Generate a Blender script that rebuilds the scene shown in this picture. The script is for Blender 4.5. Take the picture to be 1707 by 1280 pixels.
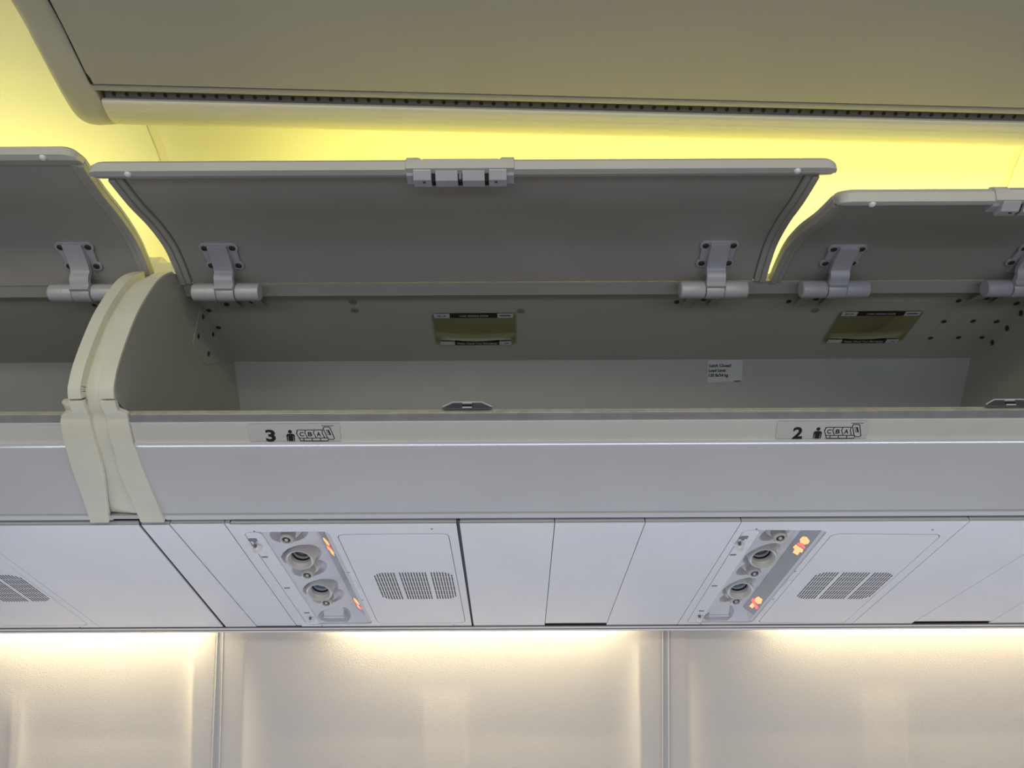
import bpy, bmesh, math, random
from mathutils import Vector, Matrix
from mathutils.geometry import tessellate_polygon

random.seed(7)
for o in list(bpy.data.objects):
    bpy.data.objects.remove(o)
COL = bpy.context.scene.collection
SC = bpy.context.scene

# ------------------------------------------------------------------ camera
F = 1282.0
PITCH = math.radians(24.0)
ROLL = 0.005
ZC = 1.25
cp, sp = math.cos(PITCH), math.sin(PITCH)
cam_d = bpy.data.cameras.new('camera')
cam_d.sensor_width = 36.0
cam_d.lens = F / 1707.0 * 36.0
cam_d.clip_start = 0.01
cam = bpy.data.objects.new('camera', cam_d)
COL.objects.link(cam)
_r = Vector((1, 0, 0)); _u = Vector((0, -sp, cp)); _f = Vector((0, cp, sp))
_rc = _r * math.cos(ROLL) - _u * math.sin(ROLL)
_uc = _u * math.cos(ROLL) + _r * math.sin(ROLL)
cam.matrix_world = Matrix(((_rc.x, _uc.x, -_f.x, 0), (_rc.y, _uc.y, -_f.y, 0),
                           (_rc.z, _uc.z, -_f.z, ZC), (0, 0, 0, 1)))
SC.camera = cam

# ------------------------------------------------------------------ world, lights, exposure
SC.view_settings.view_transform = 'Standard'
SC.view_settings.look = 'None'
SC.view_settings.gamma = 1.0
SC.view_settings.use_curve_mapping = False
SC.view_settings.exposure = 0.0
wd = bpy.data.worlds.new('cabin_air'); SC.world = wd
wd.use_nodes = True
wd.node_tree.nodes['Background'].inputs[0].default_value = (0.78, 0.77, 0.84, 1)
wd.node_tree.nodes['Background'].inputs[1].default_value = 0.26
SC.cycles.max_bounces = 8
SC.cycles.diffuse_bounces = 5


def area(name, loc, target, sx, sy, power, color, spread=180):
    l = bpy.data.lights.new(name, 'AREA')
    l.shape = 'RECTANGLE'; l.size = sx; l.size_y = sy
    l.energy = power; l.color = color; l.spread = math.radians(spread)
    o = bpy.data.objects.new(name, l); COL.objects.link(o)
    d = Vector(target) - Vector(loc)
    z = -d.normalized(); x = Vector((1, 0, 0)); y = z.cross(x).normalized(); x = y.cross(z)
    o.matrix_world = Matrix(((x.x, y.x, z.x, loc[0]), (x.y, y.y, z.y, loc[1]), (x.z, y.z, z.z, loc[2]), (0, 0, 0, 1)))
    return o


# cabin windows: daylight from the near side (below the frame) and from across the aisle
area('window_daylight_near', (0.1, 2.02, 0.72), (0.1, 0.6, 1.0), 3.4, 0.30, 15, (0.80, 0.87, 1.0))
area('window_daylight_far', (0.0, -1.75, 0.80), (0.0, 1.0, 1.15), 4.0, 0.35, 21, (0.82, 0.88, 1.0))
# yellow cove lamps lying on top of the bins
area('cove_lamp', (0.1, 1.40, ZC + 0.825), (0.1, 1.41, ZC + 1.3), 4.6, 0.05, 13.0, (1.0, 0.90, 0.20), 168)
# the opposite cove, seen from here as a long pale yellow glow above the far bins
area('cove_glow_far', (0.0, -2.15, ZC + 0.90), (0.0, 1.2, ZC + 0.45), 4.2, 0.30, 30, (1.0, 0.94, 0.66))
# warm sidewall lamps in the slot between the service panels and the sidewall
for i, (x, sx) in enumerate(((-0.99, 0.52), (-0.08, 0.66), (1.0, 0.80))):
    area('sidewall_lamp', (x, 1.838, ZC + 0.240), (x, 1.862, ZC + 0.0), sx, 0.03, 3.2, (1.0, 0.84, 0.47))

# ------------------------------------------------------------------ pixel helpers (measuring the photograph)
def uv(x, y):
    dx = x - 853.5; dy = y - 640.0
    return dx - ROLL * dy, dy + ROLL * dx

def yz(d, s):
    w = F / s; v = -d / s
    return (w * cp - v * sp, ZC + w * sp + v * cp)

def P(x, y, s):
    u, d = uv(x, y); a, b = yz(d, s)
    return Vector((u / s, a, b))

def LP(x, y, X):
    """cross-section point (Y,Z) seen at pixel x,y when it lies in the plane X"""
    u, d = uv(x, y)
    return yz(d, u / X)

def ray(x, y):
    u, d = uv(x, y)
    return (_r * u + _u * (-d) + _f * F).normalized()

CAM = Vector((0, 0, ZC))

class Frame:
    def __init__(s, O, A, B):
        s.O = Vector(O); s.A = Vector(A).normalized(); s.B = Vector(B).normalized()
        s.N = s.A.cross(s.B).normalized()
    def p(s, a, b, h=0.0):
        return s.O + s.A * a + s.B * b + s.N * h
    def hit(s, x, y, h=0.0):
        r = ray(x, y)
        t = (s.O + s.N * h - CAM).dot(s.N) / r.dot(s.N)
        q = CAM + r * t - s.O
        return q.dot(s.A), q.dot(s.B)

def yzframe(p0, p1):
    """plane through two cross-section points, containing X; a = X, b runs p0 -> p1"""
    return Frame((0, p0[0], p0[1]), (1, 0, 0), (0, p1[0] - p0[0], p1[1] - p0[1]))

# ------------------------------------------------------------------ materials
def mat(name, col, rough=0.45, metal=0.0, bump=0.0, bscale=300.0, var=0.03, vscale=6.0, kind='noise', emit=None, estr=0.0, spec=0.5, trans=0.0):
    m = bpy.data.materials.new(name); m.use_nodes = True
    nt = m.node_tree; n = nt.nodes; L = nt.links
    b = n['Principled BSDF']
    b.inputs['Roughness'].default_value = rough
    b.inputs['Metallic'].default_value = metal
    b.inputs['Specular IOR Level'].default_value = spec
    if trans: b.inputs['Transmission Weight'].default_value = trans
    tc = n.new('ShaderNodeTexCoord')
    if var > 0:
        nz = n.new('ShaderNodeTexNoise'); nz.inputs['Scale'].default_value = vscale
        nz.inputs['Detail'].default_value = 4
        rp = n.new('ShaderNodeValToRGB')
        rp.color_ramp.elements[0].position = 0.3; rp.color_ramp.elements[1].position = 0.7
        rp.color_ramp.elements[0].color = tuple(c * (1 - var) for c in col) + (1,)
        rp.color_ramp.elements[1].color = tuple(min(1, c * (1 + var)) for c in col) + (1,)
        L.new(tc.outputs['Object'], nz.inputs['Vector']); L.new(nz.outputs['Fac'], rp.inputs['Fac'])
        L.new(rp.outputs['Color'], b.inputs['Base Color'])
    else:
        b.inputs['Base Color'].default_value = tuple(col) + (1,)
    if bump > 0:
        bp = n.new('ShaderNodeBump'); bp.inputs['Strength'].default_value = bump
        bp.inputs['Distance'].default_value = 0.001
        if kind == 'linen':
            mp = n.new('ShaderNodeMapping'); mp.inputs['Rotation'].default_value = (0, math.radians(-38), 0)
            mp.inputs['Scale'].default_value = (260, 300, 1300)
            L.new(tc.outputs['Object'], mp.inputs['Vector'])
            t = n.new('ShaderNodeTexNoise'); t.inputs['Scale'].default_value = 1.0; t.inputs['Detail'].default_value = 2
            L.new(mp.outputs['Vector'], t.inputs['Vector'])
            t2 = n.new('ShaderNodeTexNoise'); t2.inputs['Scale'].default_value = 420; t2.inputs['Detail'].default_value = 3
            L.new(tc.outputs['Object'], t2.inputs['Vector'])
            mx = n.new('ShaderNodeMath'); mx.operation = 'ADD'
            L.new(t.outputs['Fac'], mx.inputs[0]); L.new(t2.outputs['Fac'], mx.inputs[1])
            L.new(mx.outputs[0], bp.inputs['Height'])
        else:
            t = n.new('ShaderNodeTexNoise'); t.inputs['Scale'].default_value = bscale; t.inputs['Detail'].default_value = 3
            L.new(tc.outputs['Object'], t.inputs['Vector']); L.new(t.outputs['Fac'], bp.inputs['Height'])
        L.new(bp.outputs['Normal'], b.inputs['Normal'])
    if emit:
        b.inputs['Emission Color'].default_value = tuple(emit) + (1,)
        b.inputs['Emission Strength'].default_value = estr
    return m

M = {
    'shell': mat('bin_shell_plastic', (0.60, 0.60, 0.61), 0.42, bump=0.05, bscale=260),
    'cream': mat('cream_trim_plastic', (0.78, 0.765, 0.64), 0.38, bump=0.04, bscale=200, var=0.04, vscale=14),
    'liner': mat('bin_liner_laminate', (0.47, 0.465, 0.405), 0.5, bump=0.12, bscale=420),
    'back': mat('bin_back_laminate', (0.44, 0.45, 0.43), 0.5, bump=0.12, bscale=420),
    'lid': mat('lid_liner_laminate', (0.395, 0.375, 0.335), 0.5, bump=0.14, bscale=420, var=0.04),
    'lidframe': mat('lid_edge_plastic', (0.42, 0.41, 0.37), 0.45, bump=0.05),
    'rim': mat('lid_rim_plastic', (0.60, 0.59, 0.55), 0.4, bump=0.04),
    'alu': mat('brushed_extrusion', (0.34, 0.34, 0.36), 0.38, 0.35, bump=0.1, bscale=500, var=0.10, vscale=30),
    'lipcream': mat('worn_lip_extrusion', (0.62, 0.60, 0.50), 0.35, 0.2, bump=0.1, var=0.14, vscale=60),
    'ridge': mat('satin_ridge', (0.78, 0.78, 0.78), 0.25, 0.3),
    'channel': mat('label_channel', (0.66, 0.65, 0.61), 0.4),
    'psu': mat('service_panel_plastic', (0.67, 0.67, 0.69), 0.36, bump=0.15, bscale=700, spec=1.0),
    'dish': mat('moulded_grey_plastic', (0.58, 0.58, 0.60), 0.4, bump=0.03),
    'ring': mat('nozzle_plastic', (0.60, 0.59, 0.57), 0.3),
    'clear': mat('clear_white_plastic', (0.80, 0.80, 0.82), 0.12, spec=0.8),
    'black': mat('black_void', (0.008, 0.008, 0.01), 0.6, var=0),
    'slot': mat('speaker_slot_black', (0.015, 0.015, 0.02), 0.5, var=0),
    'ink': mat('black_print', (0.012, 0.012, 0.014), 0.5, var=0),
    'inkgrey': mat('grey_print', (0.12, 0.12, 0.15), 0.5, var=0),
    'sticker': mat('label_film', (0.62, 0.60, 0.58), 0.25, var=0.02),
    'load': mat('load_placard_film', (0.60, 0.61, 0.61), 0.3, var=0.01),
    'steel': mat('strike_steel', (0.55, 0.54, 0.52), 0.3, 1.0, var=0.15, vscale=50),
    'steeldark': mat('strike_steel_dark', (0.16, 0.16, 0.18), 0.35, 0.8, var=0.15, vscale=50),
    'screw': mat('screw_dark', (0.13, 0.105, 0.08), 0.35, 0.8, var=0),
    'screwhead': mat('painted_screw', (0.28, 0.27, 0.23), 0.45, 0.2, var=0),
    'hinge': mat('hinge_paint', (0.50, 0.50, 0.53), 0.35, 0.1, var=0.04, vscale=40),
    'mirror': mat('mirror_glass', (0.66, 0.66, 0.50), 0.08, 1.0, var=0),
    'mirrorframe': mat('mirror_frame_plastic', (0.30, 0.30, 0.28), 0.3, var=0),
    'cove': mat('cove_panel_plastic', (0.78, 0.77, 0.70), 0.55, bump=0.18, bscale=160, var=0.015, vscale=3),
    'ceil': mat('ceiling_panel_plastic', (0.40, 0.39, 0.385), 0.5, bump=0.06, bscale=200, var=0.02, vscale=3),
    'valance': mat('valance_plastic', (0.72, 0.70, 0.58), 0.45, bump=0.12, bscale=220, var=0.02),
    'capm': mat('end_cap_plastic', (0.46, 0.45, 0.43), 0.45, bump=0.04, var=0.02),
    'vent': mat('vent_strip_grey', (0.12, 0.12, 0.13), 0.5, var=0.05),
    'wall': mat('sidewall_linen', (0.63, 0.595, 0.58), 0.55, bump=0.6, kind='linen', var=0.015, vscale=3),
    'strip': mat('sidewall_joint_strip', (0.52, 0.52, 0.55), 0.45, var=0.01),
    'stripedge': mat('sidewall_joint_edge', (0.80, 0.77, 0.70), 0.35, var=0.0),
    'rail': mat('light_rail_white', (0.74, 0.73, 0.72), 0.35, var=0.01),
    'raildark': mat('rail_gasket_and_light_stop', (0.05, 0.03, 0.035), 0.5, var=0),
    'backing': mat('dark_backing', (0.03, 0.03, 0.035), 0.8, var=0),
    'orange': mat('lit_sign_orange', (0.9, 0.5, 0.25), 0.5, var=0, emit=(1.0, 0.46, 0.16), estr=0.95),
    'red': mat('lit_sign_red', (0.9, 0.2, 0.2), 0.5, var=0, emit=(1.0, 0.13, 0.12), estr=0.8),
    'sign': mat('sign_lens_grey', (0.36, 0.37, 0.38), 0.18, var=0.01, spec=0.7),
    'lens': mat('sky_tinted_lamp_lens', (0.35, 0.48, 0.75), 0.05, 0.6, var=0),  # blue is the sky's reflection, put into the lens colour
    'lensdark': mat('reading_lamp_lens_unlit', (0.20, 0.20, 0.21), 0.08, 0.5, var=0),
}

# ------------------------------------------------------------------ mesh builder
class MB:
    def __init__(s): s.v = []; s.f = []; s.mi = []
    def add(s, vs, fs, mi=0):
        n = len(s.v); s.v += [tuple(v) for v in vs]
        s.f += [tuple(n + i for i in f) for f in fs]; s.mi += [mi] * len(fs)
        return s
    def loft(s, rings, mi=0, closed_ring=True, caps=True):
        """rings: list of equal-length point lists"""
        n = len(s.v); k = len(rings[0])
        for r in rings: s.v += [tuple(p) for p in r]
        for i in range(len(rings) - 1):
            for j in range(k if closed_ring else k - 1):
                j2 = (j + 1) % k
                s.f.append((n + i * k + j, n + i * k + j2, n + (i + 1) * k + j2, n + (i + 1) * k + j)); s.mi.append(mi)
        if caps and closed_ring:
            for base, rev in ((0, True), ((len(rings) - 1) * k, False)):
                pts = [Vector(s.v[n + base + j]) for j in range(k)]
                if k > 4:
                    for t in tessellate_polygon([pts]):
                        s.f.append(tuple(n + base + q for q in t)); s.mi.append(mi)
                else:
                    s.f.append(tuple(n + base + q for q in range(k))); s.mi.append(mi)
        return s
    def extr(s, prof, x0, x1, mi=0):
        """closed cross-section profile (Y,Z) extruded along X"""
        return s.loft([[(x0, p[0], p[1]) for p in prof], [(x1, p[0], p[1]) for p in prof]], mi)
    def band(s, path, xa, xb, t, mi=0, side=1):
        """thick sheet following path (Y,Z); xa, xb per-point or constant"""
        off = offset(path, t * side)
        n = len(path)
        xa = xa if hasattr(xa, '__len__') else [xa] * n
        xb = xb if hasattr(xb, '__len__') else [xb] * n
        rings = []
        for i in range(n):
            rings.append([(xa[i], *path[i]), (xb[i], *path[i]), (xb[i], *off[i]), (xa[i], *off[i])])
        return s.loft(rings, mi)
    def prism(s, fr, poly, h0, h1, mi=0, holes=()):
        loops = [poly] + list(holes)
        flat = [q for l in loops for q in l]
        n = len(s.v); k = len(flat)
        s.v += [tuple(fr.p(a, b, h0)) for a, b in flat] + [tuple(fr.p(a, b, h1)) for a, b in flat]
        tr = tessellate_polygon([[Vector((a, b, 0)) for a, b in l] for l in loops])
        for t in tr:
            s.f.append(tuple(n + q for q in t)); s.f.append(tuple(n + k + q for q in reversed(t))); s.mi += [mi, mi]
        st = 0
        for l in loops:
            for j in range(len(l)):
                j2 = (j + 1) % len(l)
                s.f.append((n + st + j, n + st + j2, n + k + st + j2, n + k + st + j)); s.mi.append(mi)
            st += len(l)
        return s
    def lathe(s, O, axis, prof, seg=24, mi=0, ref=Vector((1, 0, 0)), caps=True):
        ax = Vector(axis).normalized(); e1 = (ref - ax * ref.dot(ax)).normalized(); e2 = ax.cross(e1)
        O = Vector(O); n = len(s.v); k = seg
        for r, z in prof:
            for j in range(k):
                t = 2 * math.pi * j / k
                s.v.append(tuple(O + ax * z + (e1 * math.cos(t) + e2 * math.sin(t)) * r))
        for i in range(len(prof) - 1):
            for j in range(k):
                j2 = (j + 1) % k
                s.f.append((n + i * k + j, n + i * k + j2, n + (i + 1) * k + j2, n + (i + 1) * k + j)); s.mi.append(mi)
        if not caps: return s
        s.f.append(tuple(n + j for j in range(k))); s.mi.append(mi)
        s.f.append(tuple(n + (len(prof) - 1) * k + j for j in reversed(range(k)))); s.mi.append(mi)
        return s
    def box(s, fr, a0, a1, b0, b1, h0, h1, mi=0):
        return s.prism(fr, [(a0, b0), (a1, b0), (a1, b1), (a0, b1)], h0, h1, mi)
    def build(s, name, mats, parent=None, angle=35, bevel=0.0, seg=2, fixn=True):
        me = bpy.data.meshes.new(name)
        me.from_pydata(s.v, [], s.f)
        if not isinstance(mats, (list, tuple)): mats = [mats]
        for m in mats: me.materials.append(M[m])
        me.polygons.foreach_set('material_index', s.mi)
        if fixn:
            bm = bmesh.new(); bm.from_mesh(me)
            bmesh.ops.recalc_face_normals(bm, faces=bm.faces)
            bm.to_mesh(me); bm.free()
        me.polygons.foreach_set('use_smooth', [True] * len(me.polygons))
        me.set_sharp_from_angle(angle=math.radians(angle))
        me.update()
        o = bpy.data.objects.new(name, me); COL.objects.link(o)
        if parent: o.parent = parent; o.matrix_parent_inverse = Matrix.Identity(4); o.location = -total(parent)
        if bevel > 0:
            b = o.modifiers.new('bevel', 'BEVEL'); b.width = bevel; b.segments = seg; b.limit_method = 'ANGLE'
            b.angle_limit = math.radians(40); b.harden_normals = True
        return o

def total(o):
    t = Vector((0, 0, 0))
    while o is not None:
        t += o.location; o = o.parent
    return t

def offset(path, t):
    n = len(path); out = []
    for i in range(n):
        a = path[max(0, i - 1)]; b = path[min(n - 1, i + 1)]
        dy, dz = b[0] - a[0], b[1] - a[1]; l = math.hypot(dy, dz) or 1
        out.append((path[i][0] - dz / l * t, path[i][1] + dy / l * t))
    return out

def spline(pts, k=6):
    out = []; n = len(pts)
    for i in range(n - 1):
        p0 = pts[max(0, i - 1)]; p1 = pts[i]; p2 = pts[i + 1]; p3 = pts[min(n - 1, i + 2)]
        for j in range(k):
            t = j / k
            out.append(tuple(0.5 * ((2 * p1[c]) + (-p0[c] + p2[c]) * t + (2 * p0[c] - 5 * p1[c] + 4 * p2[c] - p3[c]) * t * t
                                    + (-p0[c] + 3 * p1[c] - 3 * p2[c] + p3[c]) * t ** 3) for c in range(len(p1))))
    out.append(tuple(pts[-1])); return out

def rrect(a0, a1, b0, b1, r, k=6):
    out = []
    for cx, cy, t0 in ((a1 - r, b1 - r, 0), (a0 + r, b1 - r, 90), (a0 + r, b0 + r, 180), (a1 - r, b0 + r, 270)):
        for j in range(k + 1):
            t = math.radians(t0 + 90 * j / k)
            out.append((cx + r * math.cos(t), cy + r * math.sin(t)))
    return out

def rquad(q, r, k=6):
    """rounded quad with corners q (a,b)"""
    out = []; n = 4
    for i in range(n):
        p = Vector(q[i]); a = Vector(q[i - 1]); b = Vector(q[(i + 1) % n])
        u = (a - p).normalized(); v = (b - p).normalized()
        s0 = p + u * r; s1 = p + v * r
        for j in range(k + 1):
            t = j / k
            w = s0 * (1 - t) ** 2 + p * 2 * t * (1 - t) + s1 * t * t
            out.append((w.x, w.y))
    return out

def tag(o, label=None, cat=None, group=None, kind=None):
    if label: o['label'] = label
    if cat: o['category'] = cat
    if group: o['group'] = group
    if kind: o['kind'] = kind
    return o

def empty(name, loc):
    o = bpy.data.objects.new(name, None); COL.objects.link(o)
    o.empty_display_size = 0.05; o.location = loc
    return o

def text_polys(txt, bold=0.0):
    cu = bpy.data.curves.new('t', 'FONT'); cu.body = txt; cu.size = 1.0; cu.offset = bold; cu.resolution_u = 3
    o = bpy.data.objects.new('t', cu); COL.objects.link(o)
    dg = bpy.context.evaluated_depsgraph_get()
    me = bpy.data.meshes.new_from_object(o.evaluated_get(dg))
    vs = [(v.co.x, v.co.y) for v in me.vertices]; fs = [tuple(p.vertices) for p in me.polygons]
    bpy.data.objects.remove(o); bpy.data.curves.remove(cu); bpy.data.meshes.remove(me)
    return vs, fs

def put_text(mb, fr, txt, a, b, height, h, bold=0.0, mi=0, xs=1.0, skew=0.0, width=None):
    """b grows downwards in the frames used here"""
    vs, fs = text_polys(txt, bold)
    k = height / 0.70
    if width:
        xs = width / ((max(v[0] for v in vs) - min(v[0] for v in vs)) * k)
    x0 = min(v[0] for v in vs)
    mb.add([fr.p(a + ((x - x0) * xs + skew * y) * k, b - y * k, h) for x, y in vs], fs, mi)

def stroke(mb, fr, pts, w, h, closed=False, mi=0):
    n = len(pts)
    for i in range(n if closed else n - 1):
        p = Vector(pts[i]); q = Vector(pts[(i + 1) % n]); d = (q - p)
        if d.length < 1e-7: continue
        d.normalize(); e = Vector((-d.y, d.x)) * w / 2; p = p - d * w * 0.4; q = q + d * w * 0.4
        mb.add([fr.p(*(p + e), h), fr.p(*(q + e), h), fr.p(*(q - e), h), fr.p(*(p - e), h)], [(0, 1, 2, 3)], mi)

def disc(mb, fr, a, b, r, h, mi=0, seg=16, ra=1.0):
    mb.add([fr.p(a + r * ra * math.cos(2 * math.pi * j / seg), b + r * math.sin(2 * math.pi * j / seg), h) for j in range(seg)],
           [tuple(range(seg))], mi)

# ================================================================== SIDEWALL (structure)
S1, S2 = 712.0, 722.0
w0 = yz(uv(853, 1058)[1], S1); w1 = yz(uv(853, 1280)[1], S2)
wall_fr = yzframe(w0, w1)
wall = empty('wall_back', (0, w0[0], ZC)); tag(wall, kind='structure')
Lw = math.hypot(w1[0] - w0[0], w1[1] - w0[1])
UPB = -0.12           # the panels run up behind the service panels
DNB = Lw + 0.10

def relief(edges, x, b):
    """depth of the pressed window fields: sharp crease at their sides, fading out upwards"""
    d = 0.0
    for (e0, e1, btop, D) in edges:
        if e0 < x < e1:
            t = min(x - e0, e1 - x)
            f = 1 - math.exp(-t / 0.022)
            g = max(0.0, min(1.0, (b - btop) / (Lw * 0.8)))
            d = max(d, D * f * g ** 0.8)
    return d

def a_at(x, y): return wall_fr.hit(x, y)[0]
seamL = (wall_fr.hit(362.6, 1058), wall_fr.hit(372, 1058), wall_fr.hit(353, 1280), wall_fr.hit(365.5, 1280))
seamR = (wall_fr.hit(1104.7, 1053), wall_fr.hit(1114.5, 1053), wall_fr.hit(1104.4, 1280), wall_fr.hit(1114.8, 1280))
def lin(p, q, b): return p[0] + (q[0] - p[0]) * (b - p[1]) / (q[1] - p[1])
pL0 = lambda b: lin(seamL[0], seamL[2], b)
pL1 = lambda b: lin(seamL[1], seamL[3], b)
pR0 = lambda b: lin(seamR[0], seamR[2], b)
pR1 = lambda b: lin(seamR[1], seamR[3], b)
fB = 1230
fields = [
    [(a_at(-300, fB), a_at(8, fB), Lw * 0.45, 0.012), (a_at(24, fB), a_at(318.5, fB), -0.02, 0.016)],
    [(a_at(404, fB), a_at(704, fB), -0.02, 0.016), (a_at(771, fB), a_at(1067, fB), -0.02, 0.016)],
    [(a_at(1151, fB), a_at(1446, fB), -0.02, 0.016), (a_at(1512, fB), a_at(1830, fB), -0.02, 0.016)],
]
# pillars between two window fields only appear lower down
def relief_panel(i, x, b):
    fl = fields[i]
    if i == 0 and x < fl[1][0] + 0.2:
        pass
    mid0, mid1 = fl[0][1], fl[1][0]
    base = relief([(fl[0][0], fl[1][1], 0.0, 0.030)], x, b)
    g = max(0.0, min(1.0, (b - Lw * 0.42) / (Lw * 0.8))); g = g * (2 - g) * 0.45
    c = (mid0 + mid1) / 2; hw = (mid1 - mid0) / 2
    t = abs(x - c)
    if t < hw: pil = 1.0
    else: pil = math.exp(-(t - hw) / 0.018)
    return base * (1 - pil * g)

ends = [(lambda b: a_at(-420, 1200), pL0), (pL1, pR0), (pR1, lambda b: a_at(2350, 1200))]
for i in range(3):
    mb = MB(); nx, nb = 230, 44
    vs = []
    for r in range(nb + 1):
        b = UPB + (DNB - UPB) * r / nb
        xa = ends[i][0](b) + 0.001; xb = ends[i][1](b) - 0.001
        for c in range(nx + 1):
            x = xa + (xb - xa) * c / nx
            vs.append(wall_fr.p(x, b, -relief_panel(i, x, b) if wall_fr.N.y < 0 else relief_panel(i, x, b)))
    fs = [(r * (nx + 1) + c, r * (nx + 1) + c + 1, (r + 1) * (nx + 1) + c + 1, (r + 1) * (nx + 1) + c)
          for r in range(nb) for c in range(nx)]
    mb.add(vs, fs)
    o = mb.build('sidewall_panel', 'wall', wall, angle=60, fixn=False)
    o.modifiers.new('thick', 'SOLIDIFY').thickness = 0.003
    o.modifiers['thick'].offset = -1 if wall_fr.N.y < 0 else 1
sgn = 1 if wall_fr.N.y < 0 else -1          # +h towards the cabin
for f0, f1 in ((pL0, pL1), (pR0, pR1)):
    mb = MB()
    def strip(o0, o1, h, mi):
        q = [(f0(UPB) + o0, UPB), (f1(UPB) + o1, UPB), (f1(DNB) + o1, DNB), (f0(DNB) + o0, DNB)]
        mb.prism(wall_fr, q, -0.006 * sgn, h * sgn, mi)
    strip(0, 0, -0.0015, 0)
    e = 0.0016
    for fa in (f0, f1):
        q = [(fa(UPB) - e / 2, UPB), (fa(UPB) + e / 2, UPB), (fa(DNB) + e / 2, DNB), (fa(DNB) - e / 2, DNB)]
        mb.prism(wall_fr, q, -0.004 * sgn, 0.0012 * sgn, 1)
    mb.build('joint_strip', ['strip', 'stripedge'], wall)

# ================================================================== SERVICE PANEL PLANE
pz0 = yz(uv(853, 868.7)[1], 987.0); pz1 = yz(uv(853, 1043)[1], 742.0)
PF = yzframe(pz0, pz1)                       # b from the bin towards the sidewall
LB = math.hypot(pz1[0] - pz0[0], pz1[1] - pz0[1])
UPS = 1 if PF.N.z > 0 else -1                # h*UPS = upwards (away from the cabin)

# light rail at the outboard edge of the service panels
def ry(y, s): return yz(uv(853, y)[1], s)
rail = MB()
e0 = Vector(pz1)
tdir = Vector((pz1[0] - pz0[0], pz1[1] - pz0[1])).normalized()
def rp(t, h): return (pz1[0] + tdir.x * t - tdir.y * h, pz1[1] + tdir.y * t + tdir.x * h)
rail.extr([rp(0.0035, 0.004), rp(0.0035, -0.0025), rp(0.010, -0.0028), rp(0.011, 0.004), rp(0.011, 0.02), rp(0.0035, 0.02)], -2.4, 2.6, 0)
rail.extr([rp(0.0105, -0.0026), rp(0.0155, -0.0030), rp(0.0155, 0.02), rp(0.0105, 0.02)], -2.4, 2.6, 1)
rail.extr([rp(0.0155, 0.004), rp(0.0160, -0.0034), rp(0.025, -0.0040), rp(0.027, 0.002), rp(0.024, 0.03), rp(0.0155, 0.02)], -2.4, 2.6, 0)
rail.extr([rp(-0.002, -0.0005), rp(0.0036, -0.0005), rp(0.0036, 0.05), rp(0.001, 0.055), rp(0.001, 0.006), rp(-0.002, 0.006)], -2.4, 2.6, 1)  # added upright closes the space above the panels, stops lamp light leaking inboard
o = rail.build('trim_1', ['rail', 'raildark']); tag(o, kind='structure')

# dark sheet added behind the service panels to blacken their gaps and block light
bk = MB()
bk.prism(PF, [(-2.4, -0.03), (2.6, -0.03), (2.6, LB + 0.002), (-2.4, LB + 0.002)], 0.050 * UPS, 0.056 * UPS)
o = bk.build('shade_backing', 'backing'); tag(o, kind='structure')

def pq(*pts): return [PF.hit(x, y) for x, y in pts]
def ext_corner(p, q, b):
    """point on line p-q at coordinate b"""
    t = (b - p[1]) / (q[1] - p[1]); return (p[0] + (q[0] - p[0]) * t, b)
def joint(x0, y0, x1, y1):
    p = PF.hit(x0, y0); q = PF.hit(x1, y1)
    return ext_corner(p, q, 0.003), ext_corner(p, q, LB - 0.0022)

J = {
    'a': joint(0, 922, 169, 1047), 'b': joint(231, 875, 374, 1047), 'b2': joint(234.5, 875, 378, 1047),
    'c': joint(282, 875, 412, 1026), 'd': joint(378, 881, 494, 1044), 'd2': joint(387, 881, 503, 1044),
    'e': joint(761, 872, 787.0, 1044), 'e2': joint(765.5, 872, 789.5, 1044), 'f': joint(925, 870, 908.5, 1040), 'g': joint(1077, 868, 1011, 1040),
    'h': joint(1239.5, 865, 1128, 1042), 'i': joint(1620, 866, 1420, 1040), 'j': joint(1660, 953, 1523, 1037),
    'k': joint(1707, 1003, 1653.5, 1035),
}
def jx(j, off): return [(j[0][0] + off, j[0][1]), (j[1][0] + off, j[1][1])]

LIPB = PF.hit(853, 872.0)[1]; LIPA = PF.hit(853, 867.6, 0.0060 * UPS)[1]
def plate(name, jl, jr, parent=None, matn='psu', gap=0.0006, holes=(), lip=True, b1=None, raised=0.0):
    mb = MB()
    l = jx(jl, gap); r = jx(jr, -gap)
    if b1 is not None:
        l[1] = ext_corner(l[0], l[1], b1); r[1] = ext_corner(r[0], r[1], b1)
    l0 = ext_corner(l[0], l[1], LIPB); r0 = ext_corner(r[0], r[1], LIPB)
    h = raised * UPS
    mb.prism(PF, [l0, r0, r[1], l[1]], h, h + 0.0035 * UPS, 0, holes)
    # turned-up inboard edge
    bl = ext_corner(l[0], l[1], LIPA); br = ext_corner(r[0], r[1], LIPA)
    hh = 0.0060 * UPS
    a = [PF.p(*l0, h), PF.p(*r0, h), PF.p(*br, h + hh), PF.p(*bl, h + hh)]
    b = [PF.p(*l0, h + 0.003 * UPS), PF.p(*r0, h + 0.003 * UPS), PF.p(*br, h + hh + 0.004 * UPS), PF.p(*bl, h + hh + 0.004 * UPS)]
    mb.loft([a, b])
    return mb.build(name, matn, parent, bevel=0.0006)

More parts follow.
